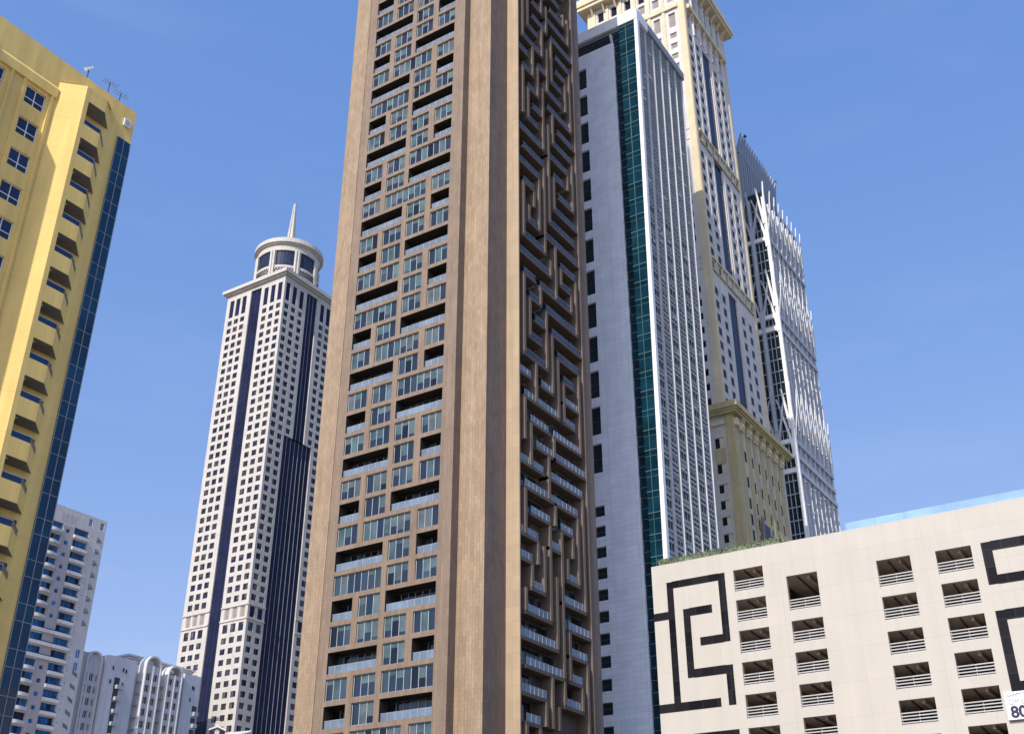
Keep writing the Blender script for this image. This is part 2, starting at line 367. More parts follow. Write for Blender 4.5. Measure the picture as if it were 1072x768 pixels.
TG = ('tower_glass', 'tower_glass', 'tower_glass', 'tower_glass_dim', 'tower_glass_pale'); BG = ('blind_glass', 'blind_glass', 'blind_grey', 'blind_pale')
w3 = mk_window(TG, 'alu', 3, 0.09, BG, 0.66); w7 = mk_window(TG, 'alu', 7, 0.09, BG, 0.6)
def balcony(mb, rl, P, u0, u1, z0, z1, rng):
    d = 2.1; n = max(3, round((u1 - u0) / 1.25))
    for i in range(n):
        a, b = u0 + (u1 - u0) * i / n, u0 + (u1 - u0) * (i + 1) / n
        mb.fq(P, a, b, z0, z1 - 0.35, d - 0.01, rng.choice(('shade_glass', 'tower_glass', 'tower_glass', 'blind_glass')))
        mb.fb(P, a - 0.04, a + 0.04, z0, z1 - 0.35, d - 0.09, d - 0.02, 'alu')
    mb.fq(P, u0, u1, z1 - 0.35, z1, d - 0.012, 'loggia_shade')
    for i in range(n):
        a, b = u0 + (u1 - u0) * i / n, u0 + (u1 - u0) * (i + 1) / n
        rl.fb(P, a + 0.03, b - 0.03, z0 + 0.08, z0 + 1.08, 0.30, 0.325, 'rail_glass')
        if i: rl.fb(P, a - 0.03, a + 0.03, z0, z0 + 1.13, 0.26, 0.36, 'alu')
    rl.fb(P, u0, u1, z0 + 1.085, z0 + 1.13, 0.29, 0.335, 'alu')
bl = []
for c in cells:
    if c[0] == 'win':
        wd = c[2] - c[1]; ow.add('L', XA, (c[1], c[2], c[3], c[4], 0.28), w7 if wd > 5 else w3, 9)
    else: bl.append((area(LA, c[1:]), c))
bl.sort(key=lambda t: -t[0]); rest = MB()
for i, (a, c) in enumerate(bl):
    if i < 46:
        w, h = c[2] - c[1], c[4] - c[3]; v = random.randrange(5); key = ('bbalc', round(w, 2), v)
        if key not in CACHE:
            m1, m2 = MB(), MB(); balcony(m1, m2, face('L', 0), -w / 2, w / 2, -h / 2, h / 2, random.Random(str(key))); CACHE[key] = (m1.mesh('balcony'), m2.mesh('railing'))
        o = link('balcony', CACHE[key][0], bt, (0, (c[1] + c[2]) / 2 - YA, (c[3] + c[4]) / 2)); link('railing', CACHE[key][1], o)
    else: balcony(rest, rest, LA, *c[1:], random.Random(i))
o = part('balcony', rest, bt); o['kind'] = 'stuff'
ow.emit('brown')

# the maze side: slabs (n, c0, c1) and fins (c, n0, n1) on a grid of floors and columns
RM = face('R', Y2)
def zmz(n): return 32.69 + 3.617 * n
def xmz(c): return 123.69 if c == 0 else 124.835 + 1.665 * (c - 1)
HS = [(-1,1,3),(0,0,4),(0,7,10),(1,1,7),(1,8,10),(2,0,6),(2,8,11),(3,1,5),(3,8,12),(4,2,4),(4,7,11),(5,0,2),(5,8,10),(6,0,3),(6,5,7),(7,2,5),(7,7,9),(8,1,6),(8,6,10),
 (9,0,4),(9,5,11),(10,3,6),(10,6,12),(11,2,5),(11,6,11),(12,1,7),(12,8,10),(13,0,2),(13,4,6),(13,8,11),(14,1,5),(14,8,10),(15,2,4),(15,7,11),(16,3,5),(16,6,12),(17,2,4),(17,5,11),
 (18,1,3),(18,4,10),(19,0,6),(19,8,10),(20,1,5),(20,8,11),(21,2,4),(21,5,12),(22,6,11),(23,1,3),(23,7,12),(24,0,4),(24,8,11),(25,1,5),(25,7,9),(26,0,5),(26,6,10),(27,2,4),(27,7,11),
 (28,3,5),(28,8,12),(29,2,4),(29,6,11),(30,1,3),(30,5,9),(31,0,2),(31,4,6),(31,7,9),(32,1,5),(32,8,10),(33,2,4),(33,8,11),(34,3,6),(34,7,12),(35,3,5),(35,6,11),(36,2,5),(36,7,10),(37,1,4),(37,7,9)]
VS = [(6,2,5),(7,1,7),(8,1,3),(11,-1,2),(5,-1,1),(7,0,1),(4,-1,0),(6,-1,0),(10,0,1),(1,-2,-1),(3,-2,-1),(3,5,6),(4,4,6),(5,3,7),(9,6,7),(10,5,8),(11,4,9),(8,5,6),(1,3,4),(2,4,5),
 (1,6,8),(1,10,12),(2,9,11),(6,10,11),(5,8,10),(11,11,15),(6,7,8),(1,14,18),(2,15,17),(5,14,17),(6,13,16),(7,12,15),(3,12,14),(8,12,14),(11,17,20),(1,20,23),(2,21,22),(4,21,24),(5,20,25),
 (6,22,28),(6,19,20),(7,18,21),(8,19,20),(10,18,19),(4,17,18),(2,27,29),(1,27,30),(5,26,30),(7,27,29),(11,29,33),(10,25,26),(11,24,27),(7,23,25),(3,22,23),(1,32,36),(2,33,36),(5,35,37),
 (6,34,36),(5,32,34),(3,30,32),(4,29,31),(6,30,33),(7,31,34),(10,36,37),(11,35,37),(10,30,32)]
HS += [(n + 24, a, b) for n, a, b in HS if 14 <= n <= 34] + [(n - 10, a, b) for n, a, b in HS if 3 <= n <= 8]
VS += [(c, a + 24, b + 24) for c, a, b in VS if a >= 14 and b <= 34] + [(c, a - 10, b - 10) for c, a, b in VS if a >= 3 and b <= 8]
DM = 1.75
mb = MB()
mb.fq(RM, xmz(0), 143.85, 0, HT, DM, 'maze_back')
mb.poly([RM(xmz(0), 0, 0), RM(xmz(0), HT, 0), RM(xmz(0), HT, DM), RM(xmz(0), 0, DM)], 'brown_fin')
mb.poly([RM(143.85, 0, 0), RM(143.85, HT, 0), RM(143.85, HT, DM), RM(143.85, 0, DM)], 'brown_fin')
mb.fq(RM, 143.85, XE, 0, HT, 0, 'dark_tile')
part('maze_wall', mb, bt)
SD = 0.5
def mzbalc(c0, c1, rng, low):
    a, b = MB(), MB(); w = c1 - c0; P = face('R', 0)
    a.fb(P, 0, w, -SD / 2, SD / 2, 0, DM - 0.004, 'brown_fin')
    u0, u1 = 0.42, w - 0.05; n = max(2, round((u1 - u0) / 1.1))
    for i in range(n):
        p, q = u0 + (u1 - u0) * i / n, u0 + (u1 - u0) * (i + 1) / n
        a.fq(P, p, q, SD / 2 + 0.003, 3.1, DM - 0.012, rng.choice(('shade_glass', 'shade_glass', 'tower_glass', 'blind_glass') if low else ('shade_glass', 'shade_glass', 'tower_glass')))
        a.fb(P, p - 0.035, p + 0.035, SD / 2 + 0.003, 3.1, DM - 0.07, DM - 0.014, 'dark_metal')
        b.fb(P, p + 0.02, q - 0.02, SD / 2 + 0.06, SD / 2 + 1.05, 0.16, 0.185, 'rail_glass' if low else 'rail_dark')
        b.fb(P, p - 0.025, p + 0.025, SD / 2, SD / 2 + 1.1, 0.13, 0.21, 'alu' if low else 'dark_metal')
    b.fb(P, u0, u1, SD / 2 + 1.055, SD / 2 + 1.1, 0.15, 0.195, 'alu')
    return a, b
vis = sorted(HS, key=lambda h: abs(h[0] - 16)); rest = MB()
for i, (n, c0, c1) in enumerate(vis):
    x0, x1 = xmz(c0), xmz(c1) + (0.60 if c1 < 12 else 0.45)
    a, b = mzbalc(x0, x1, random.Random(n * 31 + c0), n < 14)
    if i < 90:
        o = link('balcony', a.mesh('balcony'), bt, (x0 - XA, Y2 - YA, zmz(n))); link('railing', b.mesh('railing'), o)
    else:
        for q in (a, b):
            rest.v += [(v[0] + x0, v[1] + Y2, v[2] + zmz(n)) for v in q.v]; k = len(rest.v) - len(q.v)
            rest.f += [tuple(j + k for j in f) for f in q.f]; rest.m += [rest.mi(q.names[j]) for j in q.m]
part('balcony', rest, bt)['kind'] = 'stuff'
rest = MB()
for c, n0, n1 in VS:
    m = MB(); z0, z1 = zmz(n0) + SD / 2 + 0.003, zmz(n1) - SD / 2 - 0.003
    if z1 <= z0: continue
    f = m if -4 <= n0 <= 36 else rest
    f.fb(RM, xmz(c), xmz(c) + 0.58, z0, z1, -0.08, DM - 0.005, 'fin_stone')
    if f is m: part('fin', m, bt)
part('fin', rest, bt)['kind'] = 'stuff'
m = MB(); m.fb(RM, xmz(12), xmz(12) + 0.5, 0, HT, -0.08, DM - 0.006, 'fin_stone'); part('fin', m, bt)

# ================================================================== yellow tower at the left
k = 1.147
def S(v): return v * k
def Z(z): return (z - 1.7) * k + 1.7
YY = S(64.31)
yt = thing('yellow_tower', 'yellow apartment tower at the left edge with stacked balconies and navy glass strip', 'tower', (S(38), YY, 0))
yM = S(65.8); kM = 65.8 / 64.31           # main wall plane; the balcony bay projects to YY
def ZM(z): return Z((z - 1.7) * kM + 1.7)
P0, PM = face('R', YY), face('R', yM); ow = Openings(yt, 'window')
ywin = mk_window('navy_glass', 'white_metal', 2, 0.07, None, 0, 0.36)
xg0, xg1 = S(41.62) * kM, S(42.95) * kM
hol = []
for n in range(0, 20):
    zb = ZM(57.85) - 3.4 * n
    if zb < 3: break
    for (a, b) in ((33.5, 35.15), (29.98, 31.63)):
        hol.append((S(a) * kM, S(b) * kM, zb, zb + 1.83, 0.2))
mb = MB(); wall(mb, PM, S(20), xg0, 0, ZM(63.55), hol, 'yellow_render')
mb.fq(PM, xg0, xg1, ZM(60.25), ZM(63.55), 0, 'yellow_render')
mb.poly([(S(20), yM, ZM(63.55)), (xg1, yM, ZM(63.55)), (xg1, yM + 26, ZM(63.55)), (S(20), yM + 26, ZM(63.55))], 'yellow_render')
mb.poly([(xg1, yM, ZM(60.25)), (xg1, yM + 26, ZM(60.25)), (xg1, yM + 26, ZM(63.55)), (xg1, yM, ZM(63.55))], 'yellow_render')
mb.poly([(xg1, yM + 4, 0), (xg1, yM + 26, 0), (xg1, yM + 26, ZM(60.25)), (xg1, yM + 4, ZM(60.25))], 'yellow_render')
mb.poly([(S(20), yM + 26, 0), (xg1, yM + 26, 0), (xg1, yM + 26, ZM(63.55)), (S(20), yM + 26, ZM(63.55))], 'yellow_render')
mb.poly([(S(20), yM, 0), (S(20), yM + 26, 0), (S(20), yM + 26, ZM(63.55)), (S(20), yM, ZM(63.55))], 'yellow_render')
part('wall', mb, yt)
for h in hol: ow.add('R', yM, h, ywin)
ow.emit('yellow')
for x in (33.05, 35.42, 32.0, 29.5):        # shallow pilasters beside the window columns
    mb = MB(); mb.fb(PM, S(x) * kM, S(x + 0.24) * kM, 0, ZM(59.9) - 0.01, -0.16, -0.003, 'yellow_render'); part('pilaster', mb, yt)
mb = MB(); ke = 65.6 / 64.31
def ZE(z): return Z((z - 1.7) * ke + 1.7)
e0, e1 = S(30.2), S(36.75)
mb.hexa([(e0, yM - .23, ZE(59.9)), (e1 - .1, yM - .23, ZE(59.9)), (e1 - .1, yM - .003, ZE(59.9)), (e0, yM - .003, ZE(59.9)), (e0, yM - .23, ZE(60.75)), (e1, yM - .23, ZE(60.75)), (e1, yM - .003, ZE(61.05)), (e0, yM - .003, ZE(61.05))], 'yellow_render')
part('eave', mb, yt)
bq = S(1.49)                                # 45 degree splays on both flanks of the bay
def bay(x0, x1, zt, name, front):
    mb = MB()
    mb.poly([(x0 - bq, yM - .002, 0), (x0, YY, 0), (x0, YY, zt), (x0 - bq, yM - .002, zt)], 'yellow_render')
    if front: 
        mb.poly([(x0, YY, 0), (x1, YY, 0), (x1, YY, zt), (x0, YY, zt)], 'yellow_render'); mb.poly([(x1, YY, 0), (x1 + bq, yM - .002, 0), (x1 + bq, yM - .002, zt), (x1, YY, zt)], 'yellow_render')
    mb.poly([(x0, YY, zt), (x1, YY, zt), (x1 + bq, yM - .002, zt + .9), (x0 - bq, yM - .002, zt + .1)], 'yellow_render')
    return part(name, mb, yt)
bay(S(38.2), S(40.12), Z(62.85), 'splay_wall', False)
bay(S(24), S(28.9), Z(62.85), 'side_bay', True)
mb = MB(); zf = Z(61.55)
mb.fq(P0, S(38.2), S(40.12), zf, Z(62.85), 0.0, 'yellow_render'); mb.fq(P0, S(38.2), S(38.58), 0, zf, 0.0, 'yellow_render')
mb.poly([(S(38.58), YY, 0), (S(38.58), YY, zf), (S(38.58), yM, zf), (S(38.58), yM, 0)], 'yellow_render')
mb.poly([(S(40.12), YY, zf), (S(40.12) + bq, yM - .003, zf), (S(40.12) + bq, yM - .003, Z(62.85)), (S(40.12), YY, Z(62.85))], 'yellow_render')
part('bay_front', mb, yt)
mb = MB()     # navy curtain wall strip
mb.fb(PM, xg0, xg1, 0, ZM(60.25) - .003, -0.06, 4, 'sea_glass')
um = (xg0 + xg1) / 2
for u in (xg0 + 0.03, um, xg1 - 0.03): mb.fb(PM, u - 0.03, u + 0.03, 0, ZM(60.2), -0.11, -0.063, 'slate_rib')
z = ZM(58.65); i = 0
while z > 0:
    mb.fb(PM, xg0, xg1, z - 0.025, z + 0.025, -0.10, -0.064, 'slate_rib'); z -= (2.07, 1.33)[i % 2]; i += 1
part('curtain_wall', mb, yt)
# balconies: parapet with a splayed end, glass on top, slatted soffit
def ybalc():
    a, b = MB(), MB()
    w = S(40.12 - 38.58); e = bq - .05; dp = yM - YY - .01; h = 1.55; t = 0.12
    prof = [(0, 0), (w, 0), (w + e, dp)]
    for (p, q) in ((prof[0], prof[1]), (prof[1], prof[2])):
        a.poly([(p[0], p[1], 0), (q[0], q[1], 0), (q[0], q[1], h), (p[0], p[1], h)], 'yellow_render')
        dx, dy = (0, t) if p[1] == q[1] else (-t, 0.03)
        a.poly([(p[0] + dx, p[1] + dy, 0.1), (q[0] + dx, q[1] + dy, 0.1), (q[0] + dx, q[1] + dy, h), (p[0] + dx, p[1] + dy, h)], 'yellow_render')
        a.poly([(p[0], p[1], h), (q[0], q[1], h), (q[0] + dx, q[1] + dy, h), (p[0] + dx, p[1] + dy, h)], 'yellow_render')
        L_ = math.hypot(q[0] - p[0], q[1] - p[1]); ux, uy = (q[0] - p[0]) / L_, (q[1] - p[1]) / L_
        nx, ny = (0, 0.05) if p[1] == q[1] else (-0.05, 0.0)
        c4 = [(p[0] + nx, p[1] + ny), (q[0] + nx, q[1] + ny), (q[0] + nx - uy * .03, q[1] + ny + ux * .03), (p[0] + nx - uy * .03, p[1] + ny + ux * .03)]
        b.hexa([(*v, h + .01) for v in c4] + [(*v, h + .5) for v in c4], 'rail_glass_blue')
        b.bar((p[0] + nx, p[1] + ny, h + .53), (q[0] + nx, q[1] + ny, h + .53), 0.05, 'alu')
    s = MB()
    s.poly([(0, 0, 0.002), (w, 0, 0.002), (w + e, dp, 0.002), (0, dp, 0.002)], 'slat_soffit')
    a.poly([(0, t, 0.12), (w, t, 0.12), (w + e, dp, 0.12), (0, dp, 0.12)], 'concrete_inside')
    d = MB(); d.poly([(0.1, dp - .02, 0.13), (w + e - .3, dp - .02, 0.13), (w + e - .3, dp - .02, 2.8), (0.1, dp - .02, 2.8)], 'navy_glass')
    lamp = MB(); lamp.ring((w * 0.25, dp * 0.35), 0, 0.09, -0.04, 0.0, 'sign_white', 10)
    return [q.mesh(n) for q, n in ((a, 'balcony'), (b, 'railing'), (s, 'soffit'), (d, 'glass_door'), (lamp, 'lamp'))]
ym = ybalc()
for n in range(-1, 18):
    zb = Z(55.02) - 3.4 * n
    if zb < 4: break
    o = link('balcony', ym[0], yt, (S(38.58) - S(38), 0, zb))
    for q in ym[1:]: link(q.name.split('.')[0], q, o)
o = link('soffit', ym[2], yt, (S(38.58) - S(38), 0, zf))

def antenna(x, y, z, h, bars, label):
    t = thing('roof_antenna', label, 'antenna', (x, y, z), 'aerials on the yellow roof')
    m = MB(); m.bar((0, 0, 0), (0, 0, h), 0.06, 'dark_metal'); link('mast', m.mesh('mast'), t)
    m = MB(); m.bar((-0.7, 0, h * 0.9), (0.8, 0, h * 0.94), 0.035, 'alu')
    for i in range(bars):
        u = -0.6 + 1.3 * i / (bars - 1); m.bar((u, -0.3 - 0.15 * (i % 2), h * 0.905 + 0.02 * i), (u, 0.3 + .1 * (i % 2), h * 0.905 + 0.02 * i), 0.03, 'dark_metal')
    link('crossbar', m.mesh('crossbar'), t)
antenna(S(40.2) * kM, yM + 0.4, ZM(63.55), 1.7, 6, 'taller comb aerial on the yellow roof, left of the shorter one')
antenna(S(41.35) * kM, yM + 0.4, ZM(63.55), 1.3, 5, 'shorter comb aerial nearest the right corner of the yellow roof')
t = thing('satellite_dish', 'small pale dish aerial on a mast above the bright splayed wall of the yellow tower', 'antenna', (S(38.15) * kM, yM + 0.4, ZM(63.55)))
m = MB(); m.bar((0, 0, 0), (0, 0, 1.3), 0.07, 'dark_metal'); link('mast', m.mesh('mast'), t)
m = MB(); m.bar((-.35, 0, 1.15), (.4, -.1, 1.9), 0.28, 'white_metal', 0.06); m.bar((-.1, 0, 1.3), (.15, -.3, 1.75), 0.05, 'alu'); link('dish', m.mesh('dish'), t)
t = thing('floodlight', 'square white floodlight box on the top right corner of the yellow tower', 'floodlight', (S(42.2) * kM, yM - 0.02, ZM(61.9)))
m = MB(); m.box(-0.38, 0.38, -0.16, -0.002, -0.42, 0.42, 'white_metal'); link('housing', m.mesh('housing'), t)
m = MB(); m.box(-0.25, 0.25, -0.18, -0.163, -0.3, 0.3, 'alu'); link('lens', m.mesh('lens'), t)

# ================================================================== white tower with a round glazed crown and spire
k = 1.4833
WX, WY = S(165.99), S(173.4); WL, WW = S(20.0), S(20.1)
wt = thing('spire_tower', 'white gridded tower with dark vertical bands, round glazed crown and a spire', 'tower', (WX, WY, 0))
ztop = Z(153.3); FHW = 2.294 * k
rows = [(Z(144.87 - 2.294 * n), 2.05) for n in range(0, 33)]
rows += [(Z(65.08), 2.75), (Z(62.49), 1.95)] + [(Z(60.2 - 2.31 * n), 1.85) for n in range(0, 26) if Z(60.2 - 2.31 * n) > 4]
tall = Z(68.3)
ww = S(1.44)
ow = Openings(wt, 'window'); wwin = mk_window(('bronze_glass', 'bronze_glass', 'shade_glass', 'violet_glass'), 'dark_metal', 2, 0.07, 'bronze_blind', 0.15)
wtall = mk_window('violet_glass', 'dark_metal', 1, 0.08); wvent = mk_window('louvre_window', 'pale_stone', 1, 0.12)
mb = MB(); bandm = MB()
for kind, c, o0 in (('L', WX, WY), ('R', WY, WX)):
    P = face(kind, c); hol = []
    cols = [S(v) for v in (1.5, 3.85, 6.2, 13.75, 15.95, 18.1)] if kind == 'L' else [S(v) for v in (1.35, 3.75, 6.3, 14.05, 16.4, 18.75)]
    b0, b1 = (S(8.0), S(11.6)) if kind == 'L' else (S(8.1), S(12.0))
    zl = Z(111.5)
    for ci, u in enumerate(cols):
        hol.append((o0 + u - ww / 2, o0 + u + ww / 2, Z(146.5), Z(151.6), 0.3))
        ow.add(kind, c, hol[-1], wtall)
        for zc, h in rows:
            if kind == 'R' and zc < zl and ci in (2, 3): continue
            it = (o0 + u - ww / 2, o0 + u + ww / 2, zc - h / 2, zc + h / 2, 0.2); hol.append(it); ow.add(kind, c, it, wwin, 8)
        if not (kind == 'R' and ci in (2, 3)):
            it = (o0 + u - ww / 2, o0 + u + ww / 2, tall - 1.75, tall + 1.75, 0.22); hol.append(it)
            ow.add(kind, c, it, wvent if kind == 'L' else wtall)
    if kind == 'L': hol.append((o0 + b0, o0 + b1, 0, Z(152.3), 0.5)); bs = [(b0, b1, 0, Z(152.3))]
    else:
        e0, e1 = S(5.2), S(14.75)
        hol += [(o0 + b0, o0 + b1, zl, Z(152.3), 0.5), (o0 + e0, o0 + e1, 0, zl, 0.5)]; bs = [(b0, b1, zl, Z(152.3)), (e0, e1, 0, zl)]
    wall(mb, P, o0, o0 + (WL if kind == 'L' else WW), 0, ztop, hol, 'white_stone', 0.35)
    for a, b, z0, z1 in bs:
        bandm.fq(P, o0 + a, o0 + b, z0, z1, 0.49, 'violet_glass')
        n = max(2, round((b - a) / 1.9))
        for i in range(1, n): 
            u = o0 + a + (b - a) * i / n; bandm.fb(P, u - 0.05, u + 0.05, z0, z1, 0.40, 0.486, 'alu' if kind == 'R' else 'violet_glass')
        z = z0
        while z < z1:
            bandm.fb(P, o0 + a, o0 + b, z - .04, z + .04, 0.45, 0.485, 'violet_glass'); z += FHW
    # belts
    for zb in (Z(69.8), Z(66.75)):
        for u0, u1 in ((0, b0 if kind == 'L' else S(5.2)), (b1 if kind == 'L' else S(14.75), WL if kind == 'L' else WW)): mb.fb(P, o0 + u0 - (0.0), o0 + u1, zb - 0.22, zb + 0.22, -0.28, -0.003, 'white_stone')
mb.poly([(WX + WW, WY, 0), (WX + WW, WY + WL, 0), (WX + WW, WY + WL, ztop), (WX + WW, WY, ztop)], 'white_stone')
mb.poly([(WX, WY + WL, 0), (WX + WW, WY + WL, 0), (WX + WW, WY + WL, ztop), (WX, WY + WL, ztop)], 'white_stone')
part('wall', mb, wt); part('glass_band', bandm, wt); ow.emit('white')
mb = MB(); a = 1.6
mb.box(WX - .8, WX + WW + .8, WY - .8, WY + WL + .8, ztop, ztop + 0.7, 'white_stone')
mb.box(WX - a, WX + WW + a, WY - a, WY + WL + a, ztop + 0.703, ztop + 2.1, 'white_stone'); part('cornice', mb, wt)
zc = ztop + 2.1; cx, cy = WX + WW / 2, WY + WL / 2; rr = 12.1
cr = thing('crown', '', '', (cx, cy, zc)); cr.parent = wt; cr.location = (cx - WX, cy - WY, zc)
for q in ('label', 'category'): del cr[q]
def cpart(name, mb): return link(name, mb.mesh(name), cr)
mb = MB(); mb.ring((0, 0), rr - 1.2, rr - .2, 0, 3.0, 'white_stone'); mb.ring((0, 0), rr - 1, rr, 3.0, 4.2, 'white_stone'); mb.ring((0, 0), rr - 1, rr - .15, 4.2, 7.0, 'white_stone')
cz0, cz1 = 8.0, 14.8
mb.ring((0, 0), rr - 1, rr, cz0 - 1.0, cz0, 'white_stone'); mb.ring((0, 0), rr - 1, rr, cz1, 17.4, 'white_stone'); cpart('drum', mb)
mb = MB(); mb.ring((0, 0), 0, rr - .55, cz0, cz1, 'navy_glass', 60)
for i in range(60):
    an = 2 * math.pi * i / 60; mb.bar(((rr - .5) * math.cos(an), (rr - .5) * math.sin(an), cz0), ((rr - .5) * math.cos(an), (rr - .5) * math.sin(an), cz1), 0.1, 'dark_metal')
for j in range(1, 6): mb.ring((0, 0), rr - .56, rr - .46, cz0 + (cz1 - cz0) * j / 6 - .05, cz0 + (cz1 - cz0) * j / 6 + .05, 'dark_metal', 60)
cpart('glazing', mb)
for i in range(8):
    mb = MB(); an = 2 * math.pi * (i + 0.36) / 8
    for da in (-0.045, 0.045):
        p = ((rr + .05) * math.cos(an + da), (rr + .05) * math.sin(an + da)); mb.bar((*p, 0), (*p, cz1), 0.95, 'white_stone')
    cpart('post', mb)
mb = MB()
for i in range(72):                    # lattice of small arches below the glazing
    an = 2 * math.pi * i / 72; q = 2 * math.pi * (i + 1) / 72; f = lambda t, z, r=rr + .02: (r * math.cos(t), r * math.sin(t), z)
    mb.bar(f(an, 4.4), f(q, 6.8), 0.2, 'dark_metal'); mb.bar(f(q, 4.4), f(an, 6.8), 0.2, 'dark_metal')
cpart('lattice', mb)
mb = MB(); mb.ring((0, 0), 0, rr + .7, 17.4, 18.0, 'white_stone'); mb.ring((0, 0), 0, rr + 1.3, 18.0, 19.6, 'white_stone'); mb.ring((0, 0), 0, rr + .9, 19.6, 20.1, 'white_stone'); cpart('rim', mb)
mb = MB()
for dx, dy in ((1, 0), (-0.5, 0.87), (-0.5, -0.87)):
    mb.hexa([(dx * 1.5 - .6, dy * 1.5 - .6, 20.1), (dx * 1.5 + .6, dy * 1.5 - .6, 20.1), (dx * 1.5 + .6, dy * 1.5 + .6, 20.1), (dx * 1.5 - .6, dy * 1.5 + .6, 20.1),
             (dx * .3 - .2, dy * .3 - .2, 45.3), (dx * .3 + .2, dy * .3 - .2, 45.3), (dx * .3 + .2, dy * .3 + .2, 45.3), (dx * .3 - .2, dy * .3 + .2, 45.3)], 'white_stone')
mb.bar((0, 0, 20.1), (0, 0, 44), 1.5, 'white_stone', .3); cpart('spire', mb)

# ================================================================== pale apartment block far left
k = 1.765
AY = S(145.05)
at = thing('apartment_block', 'pale grey apartment block with blue glazed balconies, half behind the yellow tower', 'apartment block', (S(106.5), AY, 0))
P = face('R', AY); zt = Z(63.95); fa = 1.885 * k
ow = Openings(at, 'window'); hol = []; bal = []; wsm = mk_window('azure_glass', 'white_metal', 1, 0.08)
n = 0; z = Z(60.15) 
wide = (8, 9, 10)
while z > 5:
    if n in wide: bal.append((S(96.4), S(103.68), z, 'w'))
    else:
        bal.append((S(100.92), S(103.65), z, 's')); bal.append((S(96.5), S(98.92), z, 'c'))
        hol.append((S(99.45), S(100.15), z - 0.1 * k, z + 0.55 * k, 0.2))
    n += 1; z -= fa
hb = [(a, b, z - .2, z + 1.36 * k - .3, .8) for a, b, z, t_ in bal]
for h in hb: hol.append(h)
sq = [(S(103.3), S(103.95), Z(62.3), Z(63.5), 0.25), (S(105.45), S(106.15), Z(62.3), Z(63.45), 0.25), (S(105.2), S(106.0), Z(42.1), Z(43.4), 0.25), (S(105.2), S(106.0), Z(40.2), Z(41.5), 0.25)]
mb = MB(); wall(mb, P, S(86), S(106.55), 0, zt, hol + sq, 'pale_render', 0.25)
mb.box(S(86), S(106.55), AY + 2.2, AY + 26, 0, zt - 0.01, 'pale_render'); part('wall', mb, at)
mb = MB(); mb.fb(P, S(99.0), S(100.9), 0, Z(61.2), -0.12, -0.004, 'taupe_render'); hb2 = mb; 
mb2 = MB(); wall(mb2, face('R', AY - .12), S(98.95), S(100.9), 0, Z(61.2), [h for h in hol if S(98.95) < h[0] and h[1] < S(100.9) and h[1] - h[0] < 2], 'taupe_render', 0.3)
part('stair_panel', mb2, at)
for h in hol:
    if h[1] - h[0] < 2 and h not in sq: ow.add('R', AY - .12, (h[0], h[1], h[2], h[3], 0.25), wsm)
for h in sq: ow.add('R', AY, h, mk_window('azure_glass', 'white_metal', 2, 0.1))
ow.emit('apt')
for i, (a, b, z, t_) in enumerate(bal):
    zt_ = z + 1.36 * k - .3
    o = None; m = MB(); hgt = 0.50 * k; PP = face('R', 0, -a, -z)
    if t_ == 'c':
        N = 10; pts = [(u / N * (b - a), -1.1 * math.sin(math.pi * (0.25 + 0.75 * u / N))) for u in range(N + 1)]
        for p, q in zip(pts, pts[1:]):
            m.hexa([(p[0], p[1], -hgt), (q[0], q[1], -hgt), (q[0], q[1] + .2, -hgt), (p[0], p[1] + .2, -hgt), (p[0], p[1], 0), (q[0], q[1], 0), (q[0], q[1] + .2, 0), (p[0], p[1] + .2, 0)], 'white_render')
        m.poly([(p[0], p[1], -hgt) for p in pts] + [(b - a, 0.2, -hgt), (0, 0.2, -hgt)], 'white_render')
        m.bar((0.2, -0.6, 0), (0.2, -0.6, 1.36 * k), 0.3, 'white_render')
    else:
        pr = 0.7 if t_ == 'w' else 0.55
        m.box(0, b - a, -pr, 0.3, -hgt, -hgt + .2, 'white_render'); m.box(0, b - a, -pr, -pr + .2, -hgt + .203, 0, 'white_render')
        m.box(-.003, .2, -pr + .2, 0.0, -hgt + .204, 0, 'white_render')
    o = link('balcony', m.mesh('balcony'), at, (a - at.location.x, 0, z))
    m = MB(); r_ = random.Random(i); nn = 8 if t_ == 'w' else 4
    for j in range(nn):
        p, q = (b - a) * j / nn, (b - a) * (j + 1) / nn
        m.poly([(p, .78, -.2), (q, .78, -.2), (q, .78, zt_ - z), (p, .78, zt_ - z)], r_.choice(('azure_glass', 'navy_glass', 'azure_glass', 'azure_glass')))
        m.box(p - .05, p + .05, .70, .77, -.2, zt_ - z, 'dark_metal')
    link('glass_door', m.mesh('glass_door'), o)
    if t_ != 'c':
        m = MB(); m.box(0.1, b - a - .1, -0.45, -0.42, 0.02, .3, 'rail_glass_blue'); link('railing', m.mesh('railing'), o)
r_ = random.Random(3)
n = 0; z = Z(60.8)
while z > 5:                    # dark cut ornaments running down the end pier
    mb = MB()
    if not (n in (8, 9, 10)):
        x = S(105.25)
        if n < 8:
            for j in range(4):
                mb.bar((x + .35 * j, AY - .05, z - .6 * (j % 2) - .12 * j), (x + .5 + .3 * j, AY - .05, z + .35 - .5 * (j % 2) - .2 * j), 0.13, 'dark_metal')
            mb.bar((x + .1, AY - .05, z - 1.2), (x + 1.2, AY - .05, z - .5), 0.11, 'dark_metal'); mb.bar((x + .2, AY - .05, z + .2), (x + .05, AY - .05, z - 1.0), 0.1, 'dark_metal')
        else:
            for j in range(4): mb.bar((x + .42 * j - .05, AY - .05, z + .35 - .18 * j), (x + .22 + .42 * j, AY - .05, z - .75 - .18 * j), 0.13, 'dark_metal')
    part('ornament', mb, at) if mb.v else None
    mb = MB(); mb.box(S(104.15), S(104.15) + .22, AY - .03, AY - .004, z - .1, z + .12, 'dark_metal'); part('vent', mb, at)
    n += 1; z -= fa
mb = MB()
